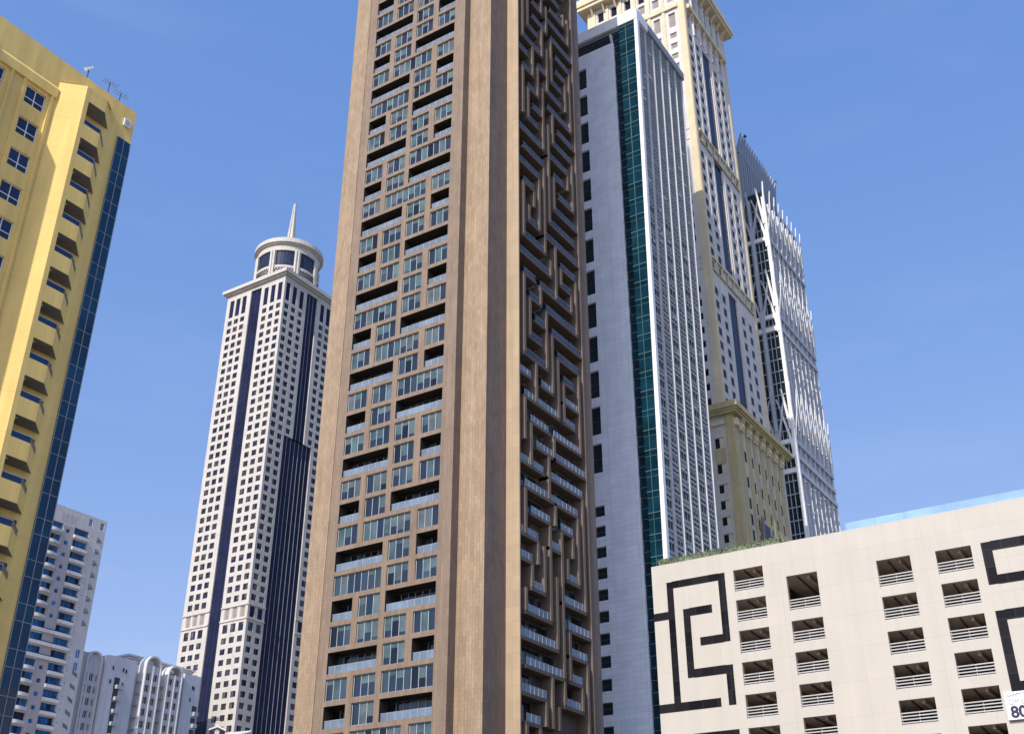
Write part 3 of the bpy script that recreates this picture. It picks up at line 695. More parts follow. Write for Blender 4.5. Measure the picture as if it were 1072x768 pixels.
for j in range(9): mb.bar((S(98.2 + .32 * j), AY - .04, Z(61.9)), (S(98.1 + .32 * j), AY - .04, Z(63.2)), 0.06, 'taupe_render')
part('groove', mb, at)

# ================================================================== arched white block between the apartments and the spire tower
k = 1.937
BY = S(132.65)
ab = thing('arched_block', 'low white block with round arched roof bays, left of the spire tower foot', 'apartment block', (S(104), BY, 0))
P = face('R', BY); fb_ = 1.665 * k
ow = Openings(ab, 'window'); wbl = mk_window('shade_glass', 'white_metal', 2, 0.1, 'blind_glass', 0.3); hol = []
def colwin(x, w, h, z0, lst, c=BY, d=0.35, nmax=30):
    z = z0
    for n in range(nmax):
        if z < 4: break
        lst.append((x - w / 2, x + w / 2, z - h / 2, z + h / 2, d)); z -= fb_
mb = MB()
dpt = S(1.3)
PR = face('R', BY + dpt)               # recessed rear wall
h1 = []
for x in (97.0, 98.0, 99.25, 100.35): colwin(S(x), 1.3, 2.0, Z(37.0), h1)
colwin(S(101.2), .8, 1.7, Z(37.0), h1)
colwin(S(111.75), 1.0, 1.8, Z(37.8), h1)
wall(mb, PR, S(92), S(119), 0, Z(40.2), h1, 'bluegrey_render')
for h in h1: ow.add('R', BY + dpt, h, wbl, 3)
mb.box(S(92), S(119.05), BY + dpt + .5, BY + 24, 0, Z(40.1), 'bluegrey_render')
part('wall', mb, ab)
def block(x0, x1, zt, fold):
    m = MB()
    if fold:
        m.poly([(S(x0), BY + .8, 0), (S(fold), BY, 0), (S(fold), BY, Z(zt)), (S(x0), BY + .8, Z(zt))], 'bluegrey_render')
        m.poly([(S(fold), BY, 0), (S(x1), BY, 0), (S(x1), BY, Z(zt)), (S(fold), BY, Z(zt))], 'bluegrey_render')
        m.poly([(S(x0), BY + .8, Z(zt)), (S(fold), BY, Z(zt)), (S(x1), BY, Z(zt)), (S(x1), BY + dpt, Z(zt)), (S(x0), BY + dpt, Z(zt))], 'bluegrey_render')
        m.poly([(S(x1), BY, 0), (S(x1), BY + dpt + 1, 0), (S(x1), BY + dpt + 1, Z(zt)), (S(x1), BY, Z(zt))], 'bluegrey_render')
        m.poly([(S(x0), BY + .8, 0), (S(x0), BY + dpt + 1, 0), (S(x0), BY + dpt + 1, Z(zt)), (S(x0), BY + .8, Z(zt))], 'bluegrey_render')
    else: m.box(S(x0), S(x1), BY, BY + dpt + 1, 0, Z(zt), 'bluegrey_render')
    return part('end_panel', m, ab)
block(101.9, 106.8, 40.3, 103.25); block(115.85, 119.06, 40.35, None)
def slit(x, z, w=.3, h=1.1):
    m = MB(); m.box(S(x) - w, S(x) + w, BY - .04, BY - .004, z - h / 2, z + h / 2, 'shade_glass'); part('slit_window', m, ab)
for x, z in ((104.55, 38.6), (105.05, 38.5), (104.75, 36.6), (102.75, 38.6), (102.6, 36.7), (117.6, 38.5), (117.9, 38.4), (117.4, 36.7)): slit(x, Z(z), .25)
m = MB()
for i, z in enumerate((36.6, 35.0, 33.3, 31.6, 30.0, 28.3)):      # stepped dark balcony shaft
    m.box(S(103.25) + .1 * i, S(104.15), BY - .06, BY - .004, Z(z) - 1.6, Z(z) + 1.5, 'shade_glass'); m.box(S(103.5), S(104.5), BY - 1.0, BY - .064, Z(z) - 1.5, Z(z) - .5, 'alu')
for z in (35.2, 33.5, 31.8, 30.1, 28.4): m.box(S(118.2), S(119.0), BY - .9, BY - .004, Z(z) - 1.4, Z(z) - .3, 'alu'); m.box(S(118.0), S(118.9), BY - .05, BY - .006, Z(z) - .2, Z(z) + 1.4, 'shade_glass')
part('balcony_shaft', m, ab)
def arch_bay(x0, x1, zs, solid=True):
    w = S(x1) - S(x0); r = w / 2; xc = (S(x0) + S(x1)) / 2; hl = []; m = MB()
    for x in (xc - w * .23, xc + w * .23): colwin(x, w * .30, 2.0, Z(38.55), hl)
    wall(m, P, S(x0) + .35, S(x1) - .35, 0, zs, hl, 'bluegrey_render', .35)
    for h in hl: ow.add('R', BY, h, wbl, 3)
    part('bay_wall', m, ab)
    m = MB(); t_ = .5
    for x in (S(x0), xc - .2, S(x1) - .4): m.box(x, x + .4, BY - .5, BY + dpt + .4, 0, zs, 'white_render')
    N = 20
    for i in range(N):
        a, b = math.pi * i / N, math.pi * (i + 1) / N
        pt = lambda an, rr_, y: (xc - rr_ * math.cos(an), y, zs + rr_ * math.sin(an))
        m.hexa([pt(a, r - t_, BY - .5), pt(b, r - t_, BY - .5), pt(b, r - t_, BY + dpt), pt(a, r - t_, BY + dpt), pt(a, r, BY - .5), pt(b, r, BY - .5), pt(b, r, BY + dpt), pt(a, r, BY + dpt)], 'white_render')
    part('arch', m, ab)
    m = MB(); hl = []
    z = Z(38.3)
    while z > 5: hl.append((BY + .8, BY + 1.9, z - .9, z + .8, .3)); z -= fb_
    wall(m, face('L', S(x0) - .06), BY - .2, BY + dpt, 0, zs, hl, 'white_render')
    for h in hl: m.fq(face('L', S(x0) - .06), h[0], h[1], h[2], h[3], .28, 'shade_glass'); m.fb(face('L', S(x0) - .06), h[0] - .3, h[1] + .2, h[2] - .5, h[2] - .1, -.5, -.01, 'alu')
    part('side_wall', m, ab)
arch_bay(108.25, 111.15, Z(40.15)); arch_bay(112.5, 115.3, Z(39.6))
for x0, x1, zs in ((98.9, 101.6, 39.2), (96.9, 98.2, 38.9)):
    m = MB(); xc = (S(x0) + S(x1)) / 2; r = (S(x1) - S(x0)) / 2
    for i in range(16):
        a, b = math.pi * i / 16, math.pi * (i + 1) / 16; pt = lambda an, rr_, y: (xc - rr_ * math.cos(an), y, Z(zs) + rr_ * math.sin(an))
        m.hexa([pt(a, r - .45, BY + dpt - .8), pt(b, r - .45, BY + dpt - .8), pt(b, r - .45, BY + dpt + 2), pt(a, r - .45, BY + dpt + 2), pt(a, r, BY + dpt - .8), pt(b, r, BY + dpt - .8), pt(b, r, BY + dpt + 2), pt(a, r, BY + dpt + 2)], 'white_render')
    for x in (S(x0), S(x1) - .4): m.box(x, x + .4, BY + dpt - .8, BY + dpt + .5, 0, Z(zs), 'white_render')
    part('arch', m, ab)
m = MB(); px = S(105.3) * 1.03; py = BY + 8
m.box(px, px + 22, py, py + 14, Z(39.5), Z(41.2), 'bluegrey_render')
for i in range(3): m.box(px - .6 - .5 * i, px + 23 + .4 * i, py - .6 - .5 * i, py + 15, Z(41.2) + .6 * i, Z(41.2) + .5 + .6 * i, 'white_render')
part('penthouse', m, ab); ow.emit('arch')

# little roof lantern in front of the foot of the spire tower
t = thing('roof_pavilion', 'small grey roof turret with dark openings below the spire tower', 'turret', (214, 216, 0))
q = [214, 216]
for q in list(bpy.data.objects):
    if q.name.startswith('roof_pavilion'): bpy.data.objects.remove(q)
t = thing('low_building', 'roof of a low building with small gabled turret, below the spire tower', 'building', (204, 219, 0))
m = MB(); m.box(-3, 9, -4, 12, 0, 50.5, 'pale_render'); link('wall', m.mesh('wall'), t)
m = MB(); u = Vector((0.735, -0.678, 0)); v_ = Vector((0.678, 0.735, 0))
def qq(a, b, z): return tuple(u * a + v_ * b + Vector((0, 0, z)))
for a0, a1, mt in ((-1.9, -0.55, 'shade_glass'), (-0.55, 0.55, 'grey_stone'), (0.55, 1.9, 'shade_glass')):
    m.hexa([qq(a0, 0, 50.5), qq(a1, 0, 50.5), qq(a1, 3, 50.5), qq(a0, 3, 50.5), qq(a0, 0, 53.6), qq(a1, 0, 53.6), qq(a1, 3, 53.6), qq(a0, 3, 53.6)], mt)
link('turret', m.mesh('turret'), t)
m = MB()
for s in (-1, 1): m.hexa([qq(0, -.3, 54.5), qq(2.1 * s, -.3, 53.6), qq(2.1 * s, 3.2, 53.6), qq(0, 3.2, 54.5), qq(0, -.3, 54.9), qq(2.1 * s, -.3, 53.95), qq(2.1 * s, 3.2, 53.95), qq(0, 3.2, 54.9)], 'white_render')
m.hexa([qq(-.8, 0.5, 54.9), qq(.8, .5, 54.9), qq(.8, 2.2, 54.9), qq(-.8, 2.2, 54.9), qq(-.55, .5, 56.1), qq(.55, .5, 56.1), qq(.55, 2.2, 56.1), qq(-.55, 2.2, 56.1)], 'grey_stone')
link('roof', m.mesh('roof'), t)
m = MB(); m.hexa([qq(2.6, -1, 52.0), qq(8.2, -1, 53.6), qq(7.6, 3, 53.4), qq(2.6, 3, 52.4), qq(3.2, -1, 53.2), qq(8.4, -1, 53.95), qq(7.8, 3, 53.75), qq(3.2, 3, 53.3)], 'white_render'); link('canopy', m.mesh('canopy'), t)
m = MB()
for a in (3, 7.6): m.bar(qq(a, 0, 50.5), qq(a, 0, 53.2), .25, 'white_metal')
link('canopy_post', m.mesh('canopy_post'), t)

# ================================================================== teal glass tower with a silver panelled flank
k = 0.8043
TX, TY = S(209.78), S(94.6)
def tshear(v):
    w = max(0.0, min(1.0, (S(99.0) - v[1]) / S(4.0)))
    return (v[0], v[1] - 0.0127 * (v[2] - Z(150)) * w, v[2])
tt = thing('teal_tower', 'office tower with silver panelled flank and teal glass corner beside the brown tower', 'tower', (TX, TY, 0))
P = face('L', TX); TZ = Z(237.4); TXE = TX + S(30.6); TYE = S(135)
mb = MB()
mb.fq(P, S(94.9), S(98.85), 0, Z(233.8), 0.0, 'teal_glass')
part('glass_corner', mb, tt, fn=tshear)
fl = 4.0
mb = MB()
z = Z(233) ; i = 0; r_ = random.Random(5)
while z > 20:
    mb.fb(P, S(94.9), S(98.85), z - .07, z + .07, -0.16, -0.003, 'teal_metal'); 
    mb.fb(P, S(94.9), S(98.85), z - 1.2, z - 1.13, -0.08, -0.003, 'teal_metal')
    mb.fb(P, S(94.9), S(98.85), z - 1.13, z - .07, -0.04, -0.004, 'teal_dark' if r_.random() < .35 else 'teal_glass')
    z -= fl
for u in (S(97.2),): mb.fb(P, u - .04, u + .04, 0, Z(233.8), -0.13, -0.005, 'teal_metal')
part('mullion', mb, tt, fn=tshear)
mb = MB()        # recessed dark glass behind the panel edge and under the roof band
mb.fq(P, S(98.85), S(100.9), 0, Z(233.6), .3, 'teal_dark'); mb.fq(P, S(100.9), TYE, Z(228.6), Z(233.6), .3, 'teal_dark')
mb.poly([P(S(98.85), 0, 0), P(S(98.85), Z(233.6), 0), P(S(98.85), Z(233.6), .3), P(S(98.85), 0, .3)], 'teal_glass')
z = Z(232); i = 0
while z > 20:
    if i % 2: mb.fb(P, S(98.9), S(100.85), z - 1.6, z + .4, 0.2, 0.28, 'teal_glass')
    mb.fb(P, S(98.9), S(100.85), z - .06, z + .06, 0.14, 0.19, 'teal_metal'); z -= fl / 2; i += 1
part('recess_glass', mb, tt)
hol = [(S(109.5), S(114.5), Z(223.7 - 9.62 * n) - S(7.2), Z(223.7 - 9.62 * n), 0.6) for n in range(0, 13)] 
hol += [(S(109.45), S(114.5), Z(93.0 - 4.82 * n) - S(2.55), Z(93.0 - 4.82 * n), 0.6) for n in range(0, 18) if Z(93.0 - 4.82 * n) > 5]
PP = face('L', TX - 0.25)
mb = MB(); wall(mb, PP, S(100.7), TYE, 0, Z(228.8), hol, 'silver_panel')
mb.poly([PP(S(100.7), 0, 0), PP(S(100.7), Z(228.8), 0), PP(S(100.7), Z(228.8), 1.8), PP(S(100.7), 0, 1.8)], 'white_metal')
mb.poly([PP(S(100.7), Z(228.8), 0), PP(TYE, Z(228.8), 0), PP(TYE, Z(228.8), 1.8), PP(S(100.7), Z(228.8), 1.8)], 'silver_panel')
part('panel_wall', mb, tt)
ow = Openings(tt, 'window'); wtl = mk_window('teal_dark', 'dark_metal', 2, 0.1, None, 0, 0.5)
for h in hol: ow.add('L', TX - 0.25, h, wtl)
ow.emit('teal')
mb = MB(); mb.fb(P, S(93.9), TYE, Z(233.8), TZ, -0.45, 5.0, 'white_panel'); 
for j in range(2): mb.fb(P, S(98.85), TYE, Z(233.3 - .6 * j), Z(233.6 - .6 * j), 0.0 + .1 * j, .28, 'slate_rib')
mb.fb(face('R', S(93.85)), TX + 5.003, TXE, Z(234.8), TZ, 0.0, 3.5, 'slate_rib')
part('roof_band', mb, tt, fn=tshear)
mb = MB(); mb.bar((TX + .8, S(101.4), Z(228.8)), (TX - .9, S(101.0), Z(231.0)), .5, 'white_metal'); mb.bar((TX - .9, S(101), Z(231)), (TX + .9, S(101.2), Z(231.6)), .3, 'white_metal'); part('strut', mb, tt)
mb = MB(); mb.fb(P, S(93.9), S(94.9), 0, Z(233.8) - .003, -0.35, 0.6, 'white_panel'); part('corner_fin', mb, tt, fn=tshear)
RT = face('R', TY)
mb = MB(); mb.fq(RT, TX + .6, TXE, 0, Z(234.8), 0.24, 'screen_dark'); 
z = Z(234)
while z > 20: mb.fb(RT, TX + .6, TXE, z - .4, z + .4, 0.17, 0.23, 'slate_rib'); z -= fl
part('rear_glass', mb, tt, fn=tshear)
xf = [TX + .75] + [S(v) for v in (215.3, 220.05, 225.0, 230.0, 234.9, 239.6)]
mb = MB(); r_ = random.Random(11)
for i in range(6):
    z = Z(234.6); a, b = xf[i] + .2, xf[i + 1] - .2; j = 0
    while z > 18:
        low = z < Z(236)
        if not (low and z < Z(175) and (j + 2 * i) % 4 == 3) :
            mb.fb(RT, a, b, z - .26, z + .26, .02, .07, 'louvre')
        if r_.random() < (.06 if low else .015): q = a + r_.random() * (b - a) * .6; mb.fb(RT, q, q + .8 + r_.random(), z + .1, z + .35, -.12, .0, 'white_metal')
        z -= 1.0; j += 1
    for u in (a + (b - a) / 3, a + 2 * (b - a) / 3): mb.fb(RT, u - .05, u + .05, 18, Z(234.6), .08, .2, 'louvre')
part('louvre_screen', mb, tt, fn=tshear)
for u in xf[1:]:
    mb = MB(); mb.fb(RT, u - .10, u + .10, 0, Z(234.8), -.3, .3, 'fin_metal'); part('fin', mb, tt, fn=tshear)
mb = MB(); mb.box(TX + 1.4, TXE - .05, TY + 1.5, TYE, 0, TZ - .5, 'grey_rib'); part('core', mb, tt)

# ================================================================== cream tower
k = 1.033
CX, CY = S(206.78), S(78.0); CW = S(28.8); CXE, CYE = CX + CW, CY + CW
ct = thing('cream_tower', 'tall cream stone tower with dark blue window strips, cornices and ochre podium', 'tower', (CX, CY, 0))
cwin = mk_window('brown_glass', 'white_stone', 1, 0.14); clv = mk_window('louvre_window', 'pale_stone', 1, 0.12); cbl = mk_window('navy_glass', 'pale_stone', 1, 0.12)
ow = Openings(ct, 'window')
ZC = Z(240.6)
fh = 3.63 * k
mb = MB(); strip = MB(); pil = MB()
# right (street) side
P = face('R', CY); hol = []; sp = [(Z(112), Z(143.2)), (Z(149.7), Z(183.6)), (Z(192.0) - 10, Z(220.6))]
sp = [(Z(112), Z(143.2)), (Z(149.7), Z(183.2)), (Z(187.3), Z(220.6))]
wz = [Z(139.3 - 3.63 * n) for n in range(0, 9)] + [Z(179.3 - 3.63 * n) for n in range(0, 9)] + [Z(218.4 - 3.63 * n) for n in range(0, 9)]
cols = [S(209.75), S(214.2), S(226.1), S(230.6)]
for x in cols:
    for z in wz:
        it = (x - 1.1, x + 1.1, z - 1.2, z + 1.2, .1); hol.append(it); ow.add('R', CY, it, cwin)
for x in cols + [S(218.2), S(221.9)]:
    it = (x - .95, x + .95, Z(221.9), Z(227.3), .5); hol.append(it); ow.add('R', CY, it, cbl)
    it = (x - .95, x + .95, Z(231.6), Z(239.2), .5); hol.append(it); ow.add('R', CY, it, cbl)
for a, b in sp: hol.append((S(217.4), S(222.6), a, b, .4)); strip.fq(P, S(217.4), S(222.6), a, b, .39, 'violet_glass')
for a, b in sp:
    z = a + 1
    while z < b: strip.fb(P, S(217.4), S(222.6), z - .05, z + .05, .33, .386, 'navy_glass'); z += fh / 2
wall(mb, P, CX + 1.7, CXE - 1.7, 0, ZC, hol, 'pale_stone')
for x in [S(212.0), S(216.4), S(223.6), S(228.3)]: mb.fb(P, x - .28, x + .28, Z(112), Z(220.8), -.16, -.003, 'pale_stone')
for x in cols:                                      # raised frames round the small windows
    for z in wz:
        for s in (-1, 1): mb.fb(P, x + s * 1.4 - .12, x + s * 1.4 + .12, z - 1.35, z + 1.35, -.05, -.004, 'pale_stone')
        mb.fb(P, x - 1.2, x + 1.2, z - 1.45, z - 1.25, -.09, -.004, 'pale_stone')
# left side
P2 = face('L', CX)
lc = [82.6 - 1.0, 86.0, 90.2, 94.35, 98.65, 102.8]; h2 = []
lz = [Z(218.9 - 3.63 * n) for n in range(0, 19)] + [Z(139.3 - 3.63 * n) for n in range(0, 9)]
for u in lc:
    for z in lz:
        it = (S(u) - 1.0, S(u) + 1.0, z - .95, z + .95, .3); h2.append(it); ow.add('L', CX, it, clv if z > Z(172) else cwin)
    it = (S(u) - 1.0, S(u) + 1.0, Z(221.9), Z(226.9), .4); h2.append(it); ow.add('L', CX, it, clv)
    it = (S(u) - 1.0, S(u) + 1.0, Z(231.2), Z(234.3), .4); h2.append(it); ow.add('L', CX, it, clv)
    it = (S(u) - 1.0, S(u) + 1.0, Z(235.3), Z(239.0), .4); h2.append(it); ow.add('L', CX, it, cwin)
wall(mb, P2, CY + 1.7, CYE - 1.7, 0, ZC, h2, 'pale_stone')
part('wall', mb, ct); part('glass_strip', strip, ct)
for x, y in ((CX - .12, CY - .12), (CXE - 1.7, CY - .12), (CX - .12, CYE - 1.7)):
    mb = MB(); mb.box(x, x + 1.82, y, y + 1.82, 0, ZC, 'cream_stone'); mb.box(x + .35, x + 1.45, y - .1, y + 1.92, 0, ZC, 'cream_stone') if y < CY else None; part('corner_pier', mb, ct)
mb = MB()
for u in [83.9 + 4.17 * j for j in range(6)]: 
    mb.fb(P2, S(u) - .45, S(u) + .45, Z(150), ZC, -.35, -.003, 'cream_stone')
for x in [S(212.0), S(216.2), S(220.05), S(224.0), S(228.3)]: mb.fb(P, x - .3, x + .3, Z(221), ZC, -.5, -.003, 'pale_stone')
part('pilaster', mb, ct)
mb = MB(); mb.box(CX + .5, CXE, CY + .6, CYE, 0, ZC - .01, 'pale_stone'); part('core', mb, ct)
def cornice(z0, steps, mat, name, x0=CX, y0=CY, x1=CXE, y1=CYE):
    mb = MB(); z = z0
    for h, o in steps: mb.box(x0 - o, x1 + o, y0 - o, y1 + o, z, z + h - .003, mat); z += h
    part(name, mb, ct); return z
def brackets(z0, h, o, mat, n, x0=CX, y0=CY, name='bracket', w=CW):
    for i in range(n):
        a = (i + .5) * w / n
        for (p, q) in (((x0 - o, y0 + a), 'L'), ((x0 + a, y0 - o), 'R')):
            if q == 'L': c = [(x0 - .3, y0 + a - .28, z0 - h), (x0, y0 + a - .28, z0 - h), (x0, y0 + a + .28, z0 - h), (x0 - .3, y0 + a + .28, z0 - h), (x0 - o, y0 + a - .28, z0 - .004), (x0, y0 + a - .28, z0 - .004), (x0, y0 + a + .28, z0 - .004), (x0 - o, y0 + a + .28, z0 - .004)]
            else: c = [(x0 + a - .28, y0 - .3, z0 - h), (x0 + a + .28, y0 - .3, z0 - h), (x0 + a + .28, y0, z0 - h), (x0 + a - .28, y0, z0 - h), (x0 + a - .28, y0 - o, z0 - .004), (x0 + a + .28, y0 - o, z0 - .004), (x0 + a + .28, y0, z0 - .004), (x0 + a - .28, y0, z0 - .004)]
            mb = MB(); mb.hexa(c, mat); part(name, mb, ct)
brackets(ZC, 2.4, 2.0, 'cream_stone', 8); zt = cornice(ZC, [(1.2, 2.3), (1.4, 2.7), (1.5, 2.45)], 'cream_stone', 'cornice')
mb = MB(); mb.box(CX + 2, CXE - 1.0, CY + 1.0, CYE - 2, zt, zt + 16, 'pale_stone'); part('attic', mb, ct)
def belt(z, h, o, mat='cream_stone'):
    mb = MB(); mb.fb(P, CX + 1.75, CXE - 1.75, z, z + h, -o, -.003, mat); mb.fb(P2, CY + 1.75, CYE - 1.75, z, z + h, -.14, -.003, 'pale_stone'); part('belt', mb, ct)
def brace(z, h, o, n):
    for i in range(n):
        x = CX + 2.2 + (CW - 4.4) * (i + .5) / n; mb = MB()
        mb.hexa([P(x - .25, z - h, -.1), P(x + .25, z - h, -.1), P(x + .25, z - h, -.003), P(x - .25, z - h, -.003), P(x - .25, z - .004, -o), P(x + .25, z - .004, -o), P(x + .25, z - .004, -.003), P(x - .25, z - .004, -.003)], 'cream_stone'); part('bracket', mb, ct)
belt(Z(228.2), 1.5, 1.0); brace(Z(228.2), 2.0, .95, 6)
mb = MB()
for zb in (Z(183.9), Z(145.4)):
    belt(zb + 2.4, .5, .55); belt(zb - .9, .4, .35, 'ochre_stone')
    for i in range(7): 
        x = CX + 2.6 + (CW - 5.2) * i / 6; mb.fb(P, x - .55, x + .55, zb - .2, zb + 1.9, -.02, -.004, 'shade_glass'); 
    brace(zb + 2.4, 2.4, .5, 7)
part('belt_opening', mb, ct); mb = MB()
mb.fb(P2, CY + 1.72, CYE - 1.75, Z(228.2), Z(228.2) + 1.4, -.55, -.15, 'cream_stone'); part('belt', mb, ct)
# ochre podium
DX, DY = CX - .1, S(76.25); DXE = S(236.9); ZP = Z(106.0)
PR_ = face('R', DY); PL_ = face('L', DX - .25)
mb = MB(); hol = []; h2 = []
sc_ = 76.25 / 78
pw = mk_window('brown_glass', 'grey_stone', 1, .1)
for j, x in enumerate([212.7, 217.3, 221.3, 225.4, 229.4, 233.5, 237.6]):
    for z in (100.2, 94.2, 89.3, 85.6, 82.0, 78.4, 74.8, 71.2, 67.6):
        it = (S(x * sc_) - .75, S(x * sc_) + .75, Z((z - 1.7) * sc_ + 1.7) - 1.35, Z((z - 1.7) * sc_ + 1.7) + 1.35, .12); hol.append(it); ow.add('R', DY, it, pw)
wall(mb, PR_, DX + 1.9, DXE, 0, ZP, hol, 'grey_stone')
for z0, z1 in ((101.1, 98.6), (95.1, 92.8), (90.4, 88.4), (86.8, 84.8), (83.2, 81.3), (79.5, 77.6), (75.9, 74.0), (72.3, 70.4)):
    it = (S(78.6), S(80.75), Z(z1), Z(z0), .27); h2.append(it); ow.add('L', DX - .25, it, pw)
wall(mb, PL_, S(77.95), S(83.5), 0, ZP, h2, 'grey_stone')
for z in (97.7,): mb.fb(PL_, S(78.4), S(80.9), Z(95.3), Z(98.4), -.06, -.003, 'ochre_stone')
mb.box(DX + .8, DXE, DY + .6, S(84), 0, ZP - .01, 'grey_stone')
part('podium_wall', mb, ct)
mb = MB(); mb.box(DX - .4, DX + 1.9, DY - .12, S(77.95), 0, ZP, 'ochre_stone'); part('podium_pier', mb, ct)
for x in [214.9, 219.3, 223.3, 227.4, 231.4, 235.5, 239.5]:
    u = S(x * sc_); mb = MB(); mb.fb(PR_, u - .85, u + .85, 0, ZP, -.3, -.003, 'ochre_stone')
    mb.fb(PR_, u - .95, u + .95, ZP - 3.1, ZP - 2.5, -.9, -.304, 'cream_stone'); mb.fb(PR_, u - .8, u + .8, ZP - 2.45, ZP - 1.2, -1.1, -.304, 'cream_stone'); mb.fb(PR_, u - .6, u + .6, ZP - 1.15, ZP - .004, -1.35, -.304, 'ochre_stone')
    part('podium_pilaster', mb, ct)
mb = MB(); mb.fb(PL_, S(78.0), S(80.9), ZP - 2.2, ZP - 1.3, -.5, -.003, 'cream_stone'); mb.fb(PR_, DX + .2, DX + 1.7, ZP - 2.6, ZP - .9, -.9, -.13, 'cream_stone'); part('podium_bracket', mb, ct)
mb = MB(); z = ZP
for h, o in ((.55, 1.3), (.5, 1.6), (.6, 2.0), (.9, 1.8)): mb.box(DX - o, DXE + o, DY - o, S(85), z, z + h - .003, 'ochre_stone'); z += h
part('podium_cornice', mb, ct)
mb = MB(); mb.fb(PR_, S(222.2 * sc_), S(229.8 * sc_), Z(72), Z(82.6), -.62, -.33, 'violet_glass'); mb.fb(PR_, S(222.2 * sc_), S(226 * sc_), Z(82.6), Z(84.4), -.62, -.46, 'violet_glass'); mb.fb(PR_, S(221.5 * sc_), S(222.1 * sc_), Z(72), Z(85.5), -.9, -.46, 'dark_metal'); part('podium_panel', mb, ct)
ow.emit('cream')

# ================================================================== gothic ribbed glass tower, far right
GX, GY = 261.7, 80.3; GXE, GYE = 292.0, 106.0
gt = thing('ribbed_tower', 'dark glass tower with pale pointed ribs flaring outward, behind the cream tower', 'tower', (GX, GY, 0))
PL_, PR_ = face('L', GX), face('R', GY)
GT = 206.0
mb = MB(); mb.fq(PL_, GY, GYE, 0, GT - 3.5, .6, 'green_black_glass'); mb.fq(PR_, GX, GXE, 0, GT - 2.8, .5, 'blue_glass')
mb.box(GX + 1, GXE, GY + 1, GYE, 0, GT - 3.6, 'grey_rib'); part('glazing', mb, gt)
mb = MB(); r_ = random.Random(2)
z = 40
while z < GT - 8:
    mb.fb(PL_, GY + .8, GYE, z - .12, z + .12, .35, .59, 'grey_rib'); mb.fb(PR_, GX + .5, GXE, z - .08, z + .08, .38, .49, 'slate_rib'); z += 3.55
u = GY + 1.9
while u < GYE: mb.fb(PL_, u - .1, u + .1, 0, GT - 8, .42, .58, 'grey_rib'); u += 1.15
part('mullion', mb, gt)
NC = 9; xs = [GX + .3 + (GXE - GX - .6) * i / (NC - 1) for i in range(NC)]; sp_ = xs[1] - xs[0]
ys_ = [GY + .35, GY + 4.4, GY + 8.5, GY + 12.6, GY + 16.7]
tiers = [(118.0, 138.2, 130.0), (159.5, 176.0, 167.5), (186.5, 204.3, 195.5)]       # (spring, tip, apex)
for i, x in enumerate(xs):
    mb = MB(); mb.box(x - .12 if i else GX - .45, x + .12 if i else GX + .5, GY - (.2 if i else .5), GY + .45, 0, 200, 'pale_rib' if i else 'white_rib'); part('column', mb, gt)
    for z0, zt_, za in tiers:
        m = MB(); zb = za - 4
        pts = [(x + (-.35 - 1.6 * q if i == 0 else 0), GY - .25 - .75 * q ** 2, zb + (zt_ - zb) * q) for q in (0, .25, .5, .75, 1)]
        m.tube(pts, .5 if i else .8, 'pale_rib' if i else 'white_rib', .3)
        for s in (-1, 1):
            if 0 <= i + s < NC:
                pts = [(x + s * sp_ * .5 * (q ** 1.5), GY - .35 - .9 * q, zb - 4 + 10.5 * q) for q in (0, .25, .5, .75, 1)]; m.tube(pts, .24, 'pale_rib', .18)
        part('flared_rib', m, gt)
for i, y in enumerate(ys_):
    mb = MB(); w = 1.0 if i == 0 else .9
    if i: mb.bar((GX - .05, y, 0), (GX - .05, y, 200), w, 'grey_rib'); part('column', mb, gt)
    for z0, zt_, za in tiers:
        m = MB(); zb = za - 5; mt = 'white_rib' if i == 0 else 'grey_rib'
        for s in (-1, 1):
            if 0 <= i + s < len(ys_):
                d = (ys_[i + s] - y)
                m.tube([(GX - .25, y + d * .5 * q ** 1.7, zb - 8 + 12.5 * q) for q in (0, .2, .4, .6, .8, 1)], .75, mt, .5)
                m.tube([(GX - .3, y + d * .5 - d * .28 * q ** 1.6, zb + 4 + 5.5 * q) for q in (0, .3, .6, 1)], .5, mt, .38)
        if i == 0:
            m.tube([(GX - .35 - 1.0 * q ** 1.4, y + 1.2 * q, zb + (zt_ - zb - 1.5) * q) for q in (0, .33, .66, 1)], .75, mt, .45)
        else: m.tube([(GX - .3 - 1.6 * q ** 1.4, y, zb + (zt_ - zb - 2) * q) for q in (0, .33, .66, 1)], .7, mt, .4)
        part('flared_rib', m, gt)
for z, h in ((185.5, 1.2), (159.8, 1.3), (155.8, 1.3), (121.9, 1.2), (117.6, 1.2), (113.6, 1.2)):
    mb = MB(); mb.fb(PL_, GY - .3, GYE, z - h / 2, z + h / 2, -.4, .5, 'white_rib'); mb.fb(PR_, GX - .4, GXE + .3, z - h / 2, z + h / 2, -.35, .28, 'grey_rib'); part('band', mb, gt)
mb = MB()
for i in range(9):
    x = xs[i] + sp_ / 2 if i < 8 else xs[8]; mb.fb(PR_, x - .09, x + .09, 0, 196, -.02, .45, 'grey_rib')
    if i < 8:
        for z in (104, 110.5, 126, 146, 152, 171, 180): mb.fb(PR_, xs[i] - .5, xs[i] + .9, z + i % 2 - .08, z + i % 2 + .08, -.6, -.21, 'pale_rib')
part('blade', mb, gt)
mb = MB(); mb.box(GX + 1, GXE, 87.0, GYE, GT - 6.5, 221, 'green_black_glass'); part('upper_glazing', mb, gt)
